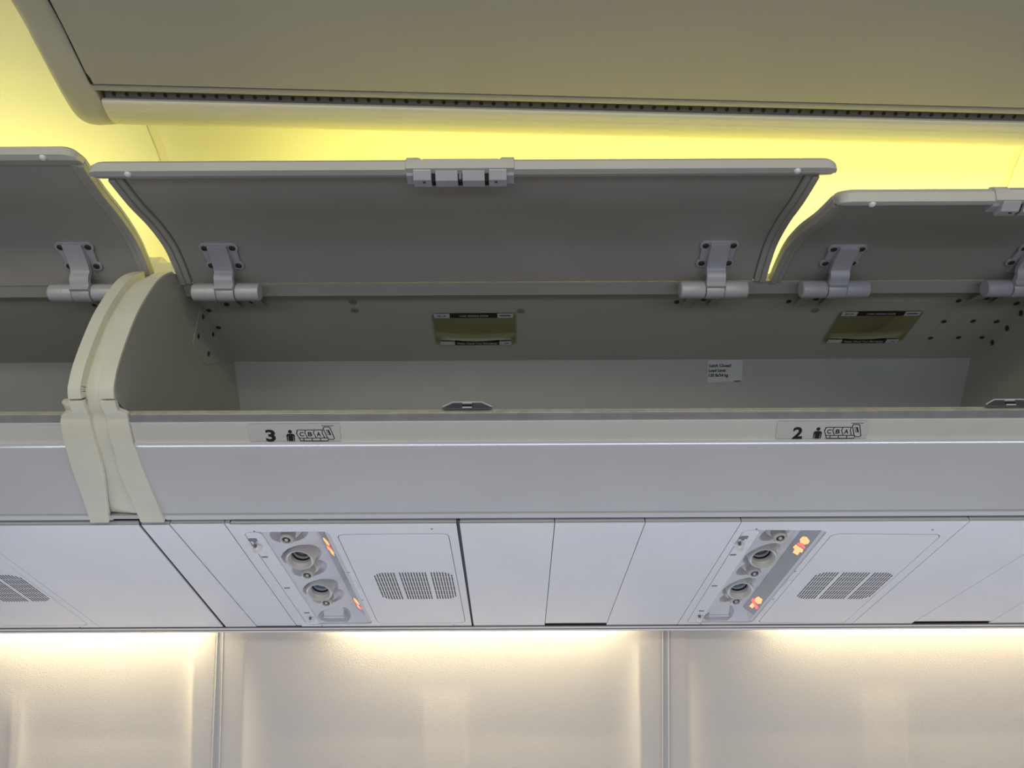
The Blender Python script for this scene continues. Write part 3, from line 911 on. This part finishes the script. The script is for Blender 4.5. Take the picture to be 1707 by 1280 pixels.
    blk('latch_pin', -0.002, 0.002, 'steel', y0=0.003, z0=-0.001, z1=-0.007, bev=0)
    return door

def make_mirror(root, a0, a1):
    b0 = UPFR.hit(790, 519.5)[1]; b1 = UPFR.hit(790, 574)[1]
    fr = Frame(UPFR.p(0, 0, 0.0), UPFR.A, UPFR.B)
    q = rrect(a0, a1, b0, b1, 0.012)
    qi = rrect(a0 + 0.0022, a1 - 0.0022, b0 + 0.003, b1 - 0.003, 0.010)
    mb = MB(); mb.prism(fr, q, -0.001 * NU, 0.0018 * NU, 0, holes=(qi,))
    mr = mb.build('mirror', 'mirrorframe', root, bevel=0.0005); mr['label'] = 'framed convex mirror with black lettered bands'
    mb = MB(); na, nb = 28, 16; vs = []
    am, bm_ = (a0 + a1) / 2, (b0 + b1) / 2; ha, hb = (a1 - a0) / 2 - 0.002, (b1 - b0) / 2 - 0.003
    for j in range(nb + 1):
        for i in range(na + 1):
            x = -1 + 2 * i / na; y = -1 + 2 * j / nb
            r2 = min(1.0, x * x * 0.9 + y * y * 0.9)
            vs.append(fr.p(am + ha * x, bm_ + hb * y, (0.0006 + 0.0045 * (1 - r2) ** 1.0) * NU))
    mb.add(vs, [(j * (na + 1) + i, j * (na + 1) + i + 1, (j + 1) * (na + 1) + i + 1, (j + 1) * (na + 1) + i) for j in range(nb) for i in range(na)])
    mb.build('mirror_glass', 'mirror', mr, angle=80)
    W = a1 - a0
    mb = MB(); h = 0.0034 * NU
    def rect(f0, f1, y0, y1, mi): mb.box(fr, a0 + W * f0, a0 + W * f1, y0, y1, h - 0.0006 * NU, h, mi)
    bt = b0 + 0.003; H = 0.013
    bb_ = b1 - 0.003; H2 = 0.0115
    hh = h + 0.0002 * NU
    bands = []
    mb = MB()
    rect(0.03, 0.215, bt, bt + H, 1); rect(0.215, 0.775, bt, bt + H, 0); rect(0.775, 0.96, bt, bt + H, 1)
    put_text(mb, fr, 'CARE OPENING DOOR', a0 + W * 0.33, bt + H - 0.0035, 0.0060, hh, 0.01, 1, width=W * 0.34)
    put_text(mb, fr, 'SET UP', a0 + W * 0.07, bt + H - 0.0035, 0.0055, hh, 0.02, 0, width=W * 0.10)
    mb.box(fr, a0 + W * 0.80, a0 + W * 0.93, bt + 0.004, bt + 0.008, h, hh, 2)
    mb.build('lettered_band', ['ink', 'load', 'inkgrey'], mr, fixn=False)
    mb = MB()
    rect(0.06, 0.24, bb_ - H2, bb_, 1); rect(0.24, 0.79, bb_ - H2, bb_, 0); rect(0.79, 0.94, bb_ - H2, bb_, 1)
    put_text(mb, fr, 'Please Check Your Belongings', a0 + W * 0.27, bb_ - 0.0030, 0.0062, hh, 0.01, 1, width=W * 0.49)
    mb.box(fr, a0 + W * 0.85, a0 + W * 0.91, bb_ - 0.007, bb_ - 0.0045, h, hh, 2)
    mb.build('lettered_band', ['ink', 'load', 'inkgrey'], mr, fixn=False)
    return mr

def row_marker(root, num, px0, px1, py):
    fr = yzframe(Lp['ch_top'], Lp['ch_bot'])
    into = 1 if fr.N.y < 0 else -1
    # thin film following the channel
    h0 = 0.0014
    a0 = fr.hit(px0, py)[0]; a1 = fr.hit(px1, py)[0]
    LBn = math.hypot(Lp['ch_bot'][0] - Lp['ch_top'][0], Lp['ch_bot'][1] - Lp['ch_top'][1])
    mb = MB(); mb.box(fr, a0, a1, 0.0015, LBn - 0.0015, (h0 - 0.0006) * into, h0 * into)
    st = mb.build('row_marker', 'sticker', root); st['label'] = 'clear film reading %s with seat letters' % num
    mb = MB(); h = (h0 + 0.0003) * into
    W = a1 - a0
    k = W / 152.0                                # metres per photo pixel
    ox, oy = a0, 0.0
    yb = LBn
    def q(x, y): return (ox + x * k, yb - (735.5 - y) * k * 0.98)
    put_text(mb, fr, num, *q(27.5, 733.5), 20.5 * k, h, 0.035, 0, width=16.5 * k)
    # person
    c = q(69, 715.8); disc(mb, fr, *c, 3.3 * k, h, 0, 18)
    def poly(pts): mb.add([fr.p(*q(x, y), h) for x, y in pts], [tuple(range(len(pts)))], 0)
    poly([(62.5, 733.5), (62, 723), (63.5, 720.4), (66, 719.8), (72, 719.8), (74.5, 720.4), (76, 723), (75.5, 733.5), (74, 734), (73.6, 724.5), (73, 724.5), (73, 734), (65, 734), (65, 724.5), (64.4, 724.5), (64, 734)])
    # seat row: three seat backs with letters, cushions, and the window seat side
    w = 1.35 * k
    stroke(mb, fr, [q(x, y) for x, y in ((81.5, 712.8), (79.5, 719), (81, 723), (85, 733.5), (130, 734), (131.8, 731.5), (131.5, 728.3), (83.5, 728.3))], w, h)
    stroke(mb, fr, [q(x, y) for x, y in ((79.8, 719), (81.8, 712.8), (123.3, 712.8), (122.2, 718.5), (125.7, 728.3))], w, h)
    for dx in (94, 108.5):
        stroke(mb, fr, [q(x, y) for x, y in ((dx + 1, 712.8), (dx - 0.7, 718.5), (dx + 3.4, 728.3))], w, h)
    for dx in (90.5, 104.5, 118.5):
        stroke(mb, fr, [q(x, y) for x, y in ((dx, 728.3), (dx, 733.8))], w, h)
    for i, ch in enumerate('CBA'):
        put_text(mb, fr, ch, *q(84.2 + i * 14.3, 724.6), 7.6 * k, h, 0.03, 0, width=7.0 * k)
    stroke(mb, fr, [q(x, y) for x, y in ((131.8, 731), (140, 731), (141.8, 729), (136.5, 709), (134.5, 707.4), (126.5, 707.4), (124.6, 709.5), (130, 727.5))], w, h)
    stroke(mb, fr, [q(x, y) for x, y in ((129.3, 713), (131.5, 721.8), (136.5, 722.4), (133.8, 713))], 0.7 * k, h, True)
    poly([(131, 713), (134, 713), (137.2, 722.6), (134.2, 722.4)])
    mb.box(fr, *(q(122, 0)[0], q(142.5, 0)[0]), q(0, 704.8)[1], q(0, 705.6)[1], h - 0.0003 * into, h, 0)
    mb.build('printed_marks', 'ink', st, fixn=False)

def make_bin(x0, x1, label, left=True):
    """x0, x1: inner faces of the two end panels"""
    xm = (x0 + x1) / 2
    root = empty('overhead_bin', (xm, 1.35, Lp['bot_c'][1]))
    tag(root, label, 'luggage bin', 'overhead luggage bins')
    # end panels
    poly = [p for p in C_curve] + [Lp['lip_back'], (Lp['lip_back'][0] + 0.016, Lp['grey_bot'][1]), (Lp['ch_mid'][0] + 0.020, Lp['ch_mid'][1])] + \
           [(p[0] + 0.018, p[1] + 0.008) for p in pan[2:]] + [bot_back, (BF[0] + 0.03, floorZ), (BT[0] + 0.03, BT[1]), roof_b, (rail_t[0] + 0.02, rail_t[1] + 0.035), (C_curve[0][0] + 0.006, C_curve[0][1] + 0.002)]
    for xa, xb in ((x0 - 0.012, x0), (x1, x1 + 0.012)):
        mb = MB(); mb.extr(poly, xa, xb)
        mb.build('end_panel', 'liner', root, angle=20)
    # back, upper, floor, roof
    mb = MB(); mb.band([BT, BF], x0, x1, 0.008, 0, side=1 if offset([BT, BF], 1)[0][0] > BT[0] else -1); mb.build('back_panel', 'back', root)
    mb = MB(); mb.band([UP0, BT], x0, x1, 0.008, 0, side=1 if offset([UP0, BT], 1)[0][1] > UP0[1] else -1); mb.build('upper_panel', 'liner', root)
    mb = MB(); mb.extr([(Lp['lip_back'][0] + 0.045, floorZ), (BF[0], floorZ), (BF[0], floorZ - 0.01), (Lp['lip_back'][0] + 0.045, floorZ - 0.01)], x0, x1); mb.build('floor_panel', 'liner', root)
    mb = MB(); mb.extr([(rail_t[0] + 0.022, rail_t[1] + 0.022), roof_b, (roof_b[0], roof_b[1] + 0.008), (rail_t[0] + 0.022, rail_t[1] + 0.030)], x0, x1); mb.build('roof_panel', 'cream', root)
    # hinge rail
    mb = MB(); mb.extr([rail_t, (rail_t[0] + 0.0015, rail_t[1] + 0.0025), (rail_t[0] + 0.024, rail_t[1] + 0.024), (UP0[0] + 0.004, UP0[1] + 0.004), (UP0[0], UP0[1]), rail_b], x0, x1)
    mb.build('hinge_rail', 'lidframe', root, bevel=0.0012)
    # lip
    mb = MB()
    mb.extr([Lp['lip_back'], Lp['lip_edge'], (Lp['lip_edge'][0] + 0.004, Lp['lip_edge'][1] - 0.004), (Lp['lip_edge'][0] + 0.012, Lp['grey_bot'][1]), (Lp['lip_back'][0] + 0.046, floorZ - 0.006), (Lp['lip_back'][0] + 0.050, floorZ), (Lp['lip_back'][0] + 0.012, Lp['lip_back'][1] - 0.008)], x0 + 0.0, x1, 0)
    mb.build('lip', 'lipcream', root, bevel=0.0012)
    mb = MB()
    mb.extr([Lp['lip_edge'], Lp['lip_edge2'], Lp['grey_bot'], (Lp['grey_bot'][0] + 0.008, Lp['grey_bot'][1]), (Lp['lip_edge'][0] + 0.008, Lp['lip_edge'][1] - 0.003)], x0 + 0.009, x1 - 0.009, 0)
    lipf = mb.build('lip_extrusion', 'alu', root, bevel=0.0012)
    # label channel and ridges
    mb = MB()
    bk_ = lambda k: (Lp[k][0] + 0.010, Lp[k][1])
    mb.extr([Lp['grey_bot'], Lp['r1a'], Lp['r1b'], Lp['ch_top'], bk_('ch_top'), bk_('grey_bot')], x0 + 0.011, x1 - 0.011, 1)
    mb.extr([Lp['ch_top'], Lp['ch_mid'], Lp['ch_bot'], bk_('ch_bot'), bk_('ch_top')], x0 + 0.011, x1 - 0.011, 0)
    mb.extr([Lp['ch_bot'], Lp['r2a'], Lp['r2b'], Lp['r2c'], Lp['pan_top'], bk_('pan_top'), bk_('ch_bot')], x0 + 0.011, x1 - 0.011, 1)
    mb.build('label_channel', ['channel', 'ridge'], root, angle=50, bevel=0.0006)
    # front panel
    mb = MB(); mb.band(pan, x0 + 0.010, x1 - 0.010, 0.006, 0, side=1 if offset(pan, 1)[0][1] > pan[0][1] else -1)
    mb.build('front_panel', 'shell', root)
    mb = MB()
    mb.extr([Lp['bot_a'], Lp['bot_b'], Lp['bot_c'], (Lp['bot_c'][0] + 0.004, Lp['bot_c'][1] + 0.010), (Lp['bot_a'][0] + 0.012, Lp['bot_a'][1] + 0.006)], x0 + 0.010, x1 - 0.010)
    mb.build('bottom_flange', 'shell', root, bevel=0.001)
    mb = MB(); mb.extr([(Lp['bot_c'][0] + 0.005, Lp['bot_c'][1] + 0.006), bot_back, (bot_back[0], bot_back[1] + 0.006), (Lp['bot_c'][0] + 0.005, Lp['bot_c'][1] + 0.012)], x0, x1)
    mb.build('underside', 'backing', root)
    return root

def strike(root, X):
    """steel strike plate on the lip"""
    oy = Lp['lip_back'][0] * 0.55 + Lp['lip_edge'][0] * 0.45 - 0.0035; oz = Lp['lip_back'][1] * 0.55 + Lp['lip_edge'][1] * 0.45 + 0.0005
    fr = Frame((X, oy, oz), (1, 0, 0), (0, -0.25, -1))
    k = 1 / 1085.0
    mb = MB(); into = 1 if fr.N.y < 0 else -1
    top = -13 * k
    out = [(-42 * k, -1 * k), (-24 * k, top), (24 * k, top), (42 * k, -1 * k), (38 * k, 1 * k), (-38 * k, 1 * k)]
    mb.prism(fr, out, 0.0 * into, 0.004 * into)
    o = mb.build('strike_plate', 'steeldark', root, bevel=0.0005); o['label'] = 'dark steel strike plate'
    mb = MB()
    def bar(p, q, w=1.5 * k): 
        d = (Vector(q) - Vector(p)).normalized(); e = Vector((-d.y, d.x)) * w / 2
        mb.prism(fr, [tuple(Vector(p) + e), tuple(Vector(q) + e), tuple(Vector(q) - e), tuple(Vector(p) - e)], 0.003 * into, 0.0055 * into)
    bar((-41 * k, -2 * k), (-24 * k, -11.5 * k)); bar((-24 * k, -11.5 * k), (24 * k, -11.5 * k)); bar((24 * k, -11.5 * k), (41 * k, -2 * k))
    mb.prism(fr, [(-8 * k, -11 * k), (8 * k, -11 * k), (8 * k, -8 * k), (-8 * k, -8 * k)], 0.003 * into, 0.0065 * into)
    mb.prism(fr, [(-8 * k, -2 * k), (8 * k, -2 * k), (8 * k, 0), (-8 * k, 0)], 0.003 * into, 0.005 * into)
    mb.build('bright_edge', 'ridge', o)
    mb = MB(); mb.box(fr, -8.5 * k, 8.5 * k, -7.5 * k, -2 * k, 0.0038 * into, 0.0046 * into); mb.build('dark_slot', 'black', o)

def end_trim(root, pts_in, pts_out, ysplit=666, matn='cream'):
    """edge trim at a bin's end.  pts: list of (Y, Z, x_inner, x_outer) following the bin end from hinge to bottom"""

# --- centre bin
cb = make_bin(XL, 0.985, 'large open luggage bin above the markers reading 3 and 2')
def yz_s(y, s, x=200): return yz(uv(x, y)[1], s)
def trim_pieces(root, up_pts, lo_pts):
    for name, pts in (('upper_edge_trim', up_pts), ('lower_edge_trim', lo_pts)):
        sm = spline(pts, 5)
        path = [(p[0], p[1]) for p in sm]; xa = [p[2] for p in sm]; xb = [p[3] for p in sm]
        sd = 1 if offset(path, 1)[len(path) // 2][0] > path[len(path) // 2][0] else -1
        outer = offset(path, -0.003 * sd)
        mb = MB(); mb.band(outer, xa, xb, 0.030 if name[0] == 'u' else 0.009, 0, side=sd)
        mb.build(name, 'cream', root, bevel=0.0030, seg=3)
ci = C_raw
upc = [(p[0], p[1], XL - 0.0004, XL - 0.0225) for p in ci]
lo_y = [(667, 1107), (674, 1105), (680, 1101), (683, 1098.5), (686, 1096), (690, 1093), (694, 1091), (698, 1089.5), (710, 1087), (727, 1081.5), (746, 1071), (786, 1047), (832, 1014), (869, 989)]
def lo_pts(xi, xo, xst):
    out = []
    for i, (y, s) in enumerate(lo_y):
        Y, Z = yz_s(y, s)
        out.append((Y, Z, xst(y) , xo(y)))
    return out
sst = lambda t: max(0, min(1, t)) ** 2 * (3 - 2 * max(0, min(1, t)))
trim_pieces(cb, upc, lo_pts(None, lambda y: XL - 0.0225 - 0.0065 * sst((y - 740) / 60.0), lambda y: XL + 0.0105 * sst((y - 683) / 7.0)))
# right end (just outside the frame, mirrored)
XR = 0.985
upr = [(p[0], p[1], XR + 0.0225, XR + 0.0004) for p in ci]
trim_pieces(cb, upr, [(*yz_s(y, s), XR + 0.026, XR - 0.0105 * sst((y - 683) / 7.0)) for y, s in lo_y])

d1 = make_door(cb, -0.597, 0.4575, 0.0, 0.017, -0.0735, 'raised middle lid, the longest in view')
d2 = make_door(cb, 0.4665, 1.060, ANG_R, 0.0, 0.7605, 'right lid hanging a little lower', ext=0.008)
for X in (-0.505, 0.3590): make_hinge(d1, cb, X, 0.0)
for X in (0.574, 0.900): make_hinge(d2, cb, X, ANG_R)
strike(cb, -0.0690); strike(cb, 0.7640)
make_mirror(cb, -0.1575, 0.0095); make_mirror(cb, 0.642, 0.8075)
row_marker(cb, '3', 415, 567, 720); row_marker(cb, '2', 1294, 1446, 718)
# painted and dark screws on the upper panel
for px, py in ((588.5, 503), (591.5, 517), (868, 518), (1359, 517)):
    a, b = UPFR.hit(px, py); add_screw(cb, UPFR.p(a, b, 0), UPFR.N * NU, 0.0078, 'screwhead', 'flush_screw')
    mb = MB(); disc(mb, UPFR, a, b, 0.0011, 0.0019 * NU); mb.build('screw_socket', 'ink', cb, fixn=False)
for px, py in ((348.5, 516.5), (364.5, 545), (1573.5, 535), (1622, 534), (1551, 562.5), (1597.5, 561.5), (1661, 535), (1636.5, 561.5), (1694, 505)):
    a, b = UPFR.hit(px, py); add_screw(cb, UPFR.p(a, b, 0.0012 * NU), UPFR.N * NU, 0.0050 if px < 1640 else 0.0056)
# reinforcement plate on the upper panel at the right
q = [UPFR.hit(1604, 500), UPFR.hit(1700, 500), UPFR.hit(1642, 566.5), UPFR.hit(1543, 566.5)]
mb = MB(); mb.prism(UPFR, rquad(q, 0.012), 0.0, 0.0012 * NU); mb.build('doubler_plate', 'liner', cb, bevel=0.0004)
q = [UPFR.hit(340, 507), UPFR.hit(360, 507), UPFR.hit(377, 549), UPFR.hit(362, 551.5)]
mb = MB(); mb.prism(UPFR, rquad(q, 0.004), 0.0, 0.0012 * NU); mb.build('doubler_plate', 'liner', cb, bevel=0.0004)
# reinforcement plates and screws on the end panels
EPF = Frame((XL, 0, ZC), (0, 1, 0), (0, 0, 1))
def ephit(x, y, X):
    r = ray(x, y); t = X / r.x; p = CAM + r * t; return (p.y, p.z - ZC)
q = [ephit(x, y, XL) for x, y in ((334, 511), (321, 570), (323, 578), (343, 609), (380, 600), (360, 560))]
mb = MB(); mb.prism(EPF, q, 0.0, 0.0012 if EPF.N.x > 0 else -0.0012); mb.build('doubler_plate', 'liner', cb, bevel=0.0004)
for px, py in ((337.5, 528), (329.5, 560.5), (354, 557.5), (346.5, 589.5)):
    y, z = ephit(px, py, XL); add_screw(cb, Vector((XL + 0.0012, y, ZC + z)), Vector((1, 0, 0)), 0.0052)
for px, py in ((1679, 547), (1654.5, 571), (1702, 522)):
    y, z = ephit(px, py, XR); add_screw(cb, Vector((XR, y, ZC + z)), Vector((-1, 0, 0)), 0.0060)
# load limit placard
mb = MB()
q = [BKFR.hit(1180.5, 600), BKFR.hit(1238, 600), BKFR.hit(1237, 635.5), BKFR.hit(1179, 637)]
b_top = 0.0004
q = [(max(p[0], -9), max(p[1], 0.0015)) for p in q]
mb.prism(BKFR, q, 0.0, 0.0005 * NB); lpz = mb.build('load_placard', 'load', cb); lpz['label'] = 'pale film placard with load limit wording'
mb = MB()
for txt, px, py, wpx in (('Latch Closed', 1182, 611.5, 36), ('Load Limit', 1181, 619.5, 28.5), ('120 lb/54 kg', 1181, 627.5, 32.5)):
    a, b = BKFR.hit(px, py); a2 = BKFR.hit(px + wpx, py)[0]
    put_text(mb, BKFR, txt, a, b, 0.0067, 0.0009 * NB, 0.03, width=a2 - a)
a, b = BKFR.hit(1223, 635); a2 = BKFR.hit(1235, 635)[0]
mb.box(BKFR, a, a2, b - 0.0009, b + 0.0009, 0.0006 * NB, 0.0009 * NB)
mb.build('lettering', 'ink', lpz, fixn=False)

# --- left bin
XLR = -0.6665
lbn = make_bin(-2.25, XLR, 'luggage bin with the highest raised lid, left of the curved gap cover')
upl = [(p[0], p[1], XLR + 0.0004, XLR + 0.0195) for p in ci]
LT_o = {700: -0.6450, 732: -0.6455, 751: -0.647, 789: -0.652, 829: -0.666, 851: -0.676, 870: -0.680}
def interp(d, y):
    ks = sorted(d)
    if y <= ks[0]: return d[ks[0]]
    for a, b in zip(ks, ks[1:]):
        if y <= b: return d[a] + (d[b] - d[a]) * (y - a) / (b - a)
    return d[ks[-1]]
LT_i = {683: -0.6670, 686: -0.674, 690: -0.686, 698: -0.690, 719: -0.691, 767: -0.696, 819: -0.7025, 870: -0.711}
trim_pieces(lbn, upl, [(*yz_s(y, s), interp(LT_i, y), interp(LT_o, y)) for y, s in lo_y])
d3 = make_door(lbn, -1.70, -0.6430, ANG_L, 0.0, -1.17, 'left lid raised highest')
make_hinge(d3, lbn, -0.7585, ANG_L)
make_hinge(d3, lbn, -1.60, ANG_L)
mb = MB()
# --- cover between the bins
Cs = spline(ci, 5)
gp = [(p[0], p[1]) for p in Cs] + [yz_s(y, s) for y, s in ((674, 1105), (682, 1100), (690, 1093), (698, 1089), (710, 1087), (727, 1081.5), (746, 1071), (770, 1056), (800, 1036), (832, 1014), (858, 995))]
gp = gp[1:]
sd = 1 if offset(gp, 1)[len(gp) // 2][0] > gp[len(gp) // 2][0] else -1
gp2 = offset(gp, 0.005 * sd)
n = len(gp2)
gl = [-0.690] * n; gr = [-0.612] * n
for i in range(n):
    if i < len(Cs): gl[i] = -0.655
mb = MB(); ofs = {k: offset(gp, k * sd) for k in (0.0035, 0.0045, 0.0075, 0.016, 0.024)}
mb.loft([[(gl[i], *ofs[0.016][i]), (gl[i] + 0.0125, *ofs[0.0075][i]), (-0.634, *ofs[0.0035][i]), (-0.625, *ofs[0.0035][i]), (-0.6225, *ofs[0.0045][i]), (gr[i], *ofs[0.0045][i]),
          (gr[i], *ofs[0.024][i]), (gl[i], *ofs[0.024][i])] for i in range(n)])
gc = mb.build('gap_cover', 'cream', None, bevel=0.003)
tag(gc, 'curved cream cover filling the gap between the left bin and the large open bin', 'cover')
mb = MB()
mb = MB(); mb.extr([yz_s(859.5, 992), yz_s(865, 990), (yz_s(865, 990)[0] + 0.02, yz_s(865, 990)[1] + 0.01), (yz_s(859, 990)[0] + 0.02, yz_s(859, 990)[1] + 0.02)], -0.70, -0.605)
mb.build('bottom_clip', 'ridge', gc)

# lamp cover box between the bins, seen through the slit between the lids
mb = MB()
lx0, lx1 = -0.648, -0.60
c0 = P(268, 431, 800)
mb.extr([(c0.y, c0.z - 0.09), (c0.y, c0.z - 0.015), (c0.y + 0.006, c0.z - 0.004), (c0.y + 0.02, c0.z), (c0.y + 0.05, c0.z), (c0.y + 0.05, c0.z - 0.09)], P(260, 440, 800).x, -0.50)
lb_ = mb.build('lamp_box', 'cream', None, bevel=0.004, seg=3)
tag(lb_, 'cream box seen through the slit between the left lid and the middle lid', 'lamp box')
mb = MB()
c1 = P(258, 421, 790)
mb.extr([(c1.y, c1.z - 0.11), (c1.y, c1.z - 0.02), (c1.y + 0.01, c1.z - 0.004), (c1.y + 0.03, c1.z), (c1.y + 0.06, c1.z), (c1.y + 0.06, c1.z - 0.11)], -0.90, P(268, 425, 790).x)
lb2 = mb.build('lamp_box', 'cream', None, bevel=0.012, seg=4)
tag(lb2, 'rounded cream housing just behind and left of the small cream box in the slit', 'lamp box')

# ================================================================== COVE (upper wall, structure)
cove = empty('wall_upper', (0, 1.5, ZC + 1.0)); tag(cove, kind='structure')
cv = [(0.55, 1.30), (0.80, 1.285), (1.035, 1.257), (1.178, 1.223), (1.298, 1.186), (1.378, 1.158), (1.48, 1.09), (1.58, 0.98), (1.66, 0.86), (1.74, 0.70), (1.84, 0.46), (1.885, 0.30), (1.89, 0.20)]
cv = spline([(a, b + ZC) for a, b in cv], 6)
cfr = yzframe((1.298, 1.186 + ZC), (1.378, 1.158 + ZC))
jl = cfr.hit(254, 212)[0]; jl2 = cfr.hit(269, 262)[0]
jr_ = cfr.hit(1690, 268)[0]
xj = (jl + jl2) / 2; hwj = 0.0095
print('cove joints', jl, jl2, jr_)
sdc = 1 if offset(cv, 1)[10][1] > cv[10][1] else -1
for xa, xb in ((-2.6, xj - hwj), (xj + hwj, jr_ - hwj), (jr_ + hwj, 2.8)):
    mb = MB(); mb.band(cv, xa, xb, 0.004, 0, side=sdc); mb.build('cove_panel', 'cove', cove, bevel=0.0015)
for x in (xj, jr_):
    mb = MB(); mb.band(offset(cv, 0.003 * sdc), x - hwj, x + hwj, 0.004, 0, side=sdc); mb.build('joint_strip', 'valance', cove)

# ================================================================== DROPPED CEILING (structure)
ceil = empty('ceiling', (0, 0, ZC + 1.02)); tag(ceil, kind='structure')
XE = -0.7225
E0 = LP(160, 140, XE)                        # outboard corner of the centre panel (Y,Z)
E0 = yz(uv(152, 139.5)[1], 973)
yaw = math.radians(2.35)
cy_, sy_ = math.cos(yaw), math.sin(yaw)
def cz_pt(x, y, z):                          # ceiling local (x from XE, y from E0) -> world, yawed about its corner
    return (XE + x * cy_ - y * sy_, E0[0] + x * sy_ + y * cy_, z)
LC = 2.75
cl_path = [(-1.9, E0[1] + 0.05), (-0.9, E0[1] + 0.055), (-0.45, E0[1] + 0.045), (-0.146, E0[1] + 0.021), (0.0, E0[1])]
cl_path = spline(cl_path, 5)
def cext(mb, prof, x0, x1, mi=0):
    return mb.loft([[cz_pt(x0, *p) for p in prof], [cz_pt(x1, *p) for p in prof]], mi)
z0 = E0[1]
mb = MB()
prof = cl_path + [(0.0, z0 + 0.006)] + [(p[0], p[1] + 0.006) for p in reversed(cl_path[:-1])]
cext(mb, prof, 0.004, LC)
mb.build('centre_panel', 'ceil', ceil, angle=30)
# moulding beside the panel: dark line, strip, bright lower edge
mb = MB()
cext(mb, [(0.0045, z0 + 0.004), (0.006, z0 + 0.001), (0.012, z0 - 0.0015), (0.0145, z0 - 0.001), (0.0150, z0 + 0.020), (0.0045, z0 + 0.020)], 0.002, LC)
mb.build('moulding', 'ceil', ceil, bevel=0.0008)
# air outlet strip with round holes
mb = MB()
va, vb = (0.0150, z0 + 0.0190), (0.037, z0 + 0.0030)
cext(mb, [va, vb, (vb[0], vb[1] + 0.008), (va[0], va[1] + 0.012)], 0.012, LC)
vt = mb.build('air_outlet_strip', 'vent', ceil)
mb = MB()
v0 = Vector(cz_pt(0, *va)); v1 = Vector(cz_pt(0, *vb))
vfr = Frame(v0, Vector(cz_pt(1, 0, 0)) - Vector(cz_pt(0, 0, 0)), v1 - v0)
Lv = (v1 - v0).length
dn = 1 if vfr.N.z < 0 else -1
hol = 0
x = 0.028
while x < LC - 0.05:
    disc(mb, vfr, x, Lv * 0.70, 0.0037, 0.0004 * dn, 0, 12); x += 0.0222
o = mb.build('outlet_holes', 'black', vt, fixn=False); o['kind'] = 'stuff'
# valance
val = spline([(0.0362, z0 + 0.004), (0.0372, z0 - 0.0045), (0.052, z0 - 0.0085)], 3)
val2 = spline([(0.052, z0 - 0.0085), (0.056, z0 - 0.0095), (0.072, z0 - 0.010), (0.090, z0 - 0.004), (0.108, z0 + 0.010), (0.122, z0 + 0.030), (0.132, z0 + 0.06), (0.137, z0 + 0.115)], 5)
mb = MB()
sdv = 1 if offset(val2, 1)[8][1] > val2[8][1] else -1
n1 = offset(val, 0.003 * sdv)
mb.loft([[cz_pt(0.006, *p) for p in val + list(reversed(n1))], [cz_pt(LC, *p) for p in val + list(reversed(n1))]])
mb.build('valance_lip', 'valance', ceil, angle=50)
mb = MB()
n2 = offset(val2, 0.003 * sdv)
mb.loft([[cz_pt(0.006, *p) for p in val2 + list(reversed(n2))], [cz_pt(LC, *p) for p in val2 + list(reversed(n2))]])
mb.build('valance', 'valance', ceil, angle=50)
# rounded end cap
capP = [LP(x, y, XE) for x, y in ((76, 0), (117, 79), (146, 135))]
capc = [(-1.9, z0 + 0.055), (-0.9, z0 + 0.060), (-0.45, z0 + 0.050), (capP[0][0] - E0[0], capP[0][1]), (capP[1][0] - E0[0], capP[1][1]), (0.0, z0 - 0.002), (0.045, z0 - 0.009)]
tail = [(0.075, z0 - 0.009), (0.098, z0 + 0.001), (0.118, z0 + 0.022), (0.130, z0 + 0.05), (0.138, z0 + 0.115)]
path = spline(capc + tail, 5)
capw = 0.066
rings = []
nrm = offset(path, 1.0)
for i, p in enumerate(path):
    ny, nz = nrm[i][0] - p[0], nrm[i][1] - p[1]
    if sdv < 0: ny, nz = -ny, -nz          # (ny,nz) points up / inwards
    ring = []
    R_ = 0.026
    ring.append((XE + 0.003, 0.060)); ring.append((XE + 0.003, 0.004)); ring.append((XE - 0.001, 0.0005)); ring.append((XE - 0.012, 0.0)); ring.append((XE - capw + R_ + 0.006, -0.0015))
    for k in range(7):
        t = k / 6 * math.pi / 2
        ring.append((XE - capw + R_ - R_ * math.sin(t), R_ - R_ * math.cos(t) - 0.0005))
    ring.append((XE - capw, 0.060))
    rings.append([(x, E0[0] + p[0] + ny * h, p[1] + nz * h) for x, h in ring])
mb = MB(); mb.loft(rings)
mb.build('end_cap', 'capm', ceil, angle=40)
mb = MB()                                      # dark seal between cap and panel
rings = [[(XE + 0.003, E0[0] + p[0], p[1] + 0.0005), (XE + 0.0075, E0[0] + p[0], p[1] + 0.0015), (XE + 0.0075, E0[0] + p[0], p[1] + 0.012), (XE + 0.003, E0[0] + p[0], p[1] + 0.012)] for p in path if p[0] < 0.002]
mb.loft(rings); mb.build('seal', 'black', ceil)
mb = MB()                                      # closing panel above the vent so no light leaks
cext(mb, [(-1.9, z0 + 0.13), (0.13, z0 + 0.115), (0.13, z0 + 0.12), (-1.9, z0 + 0.135)], -0.05, LC)
mb.build('upper_skin', 'backing', ceil)
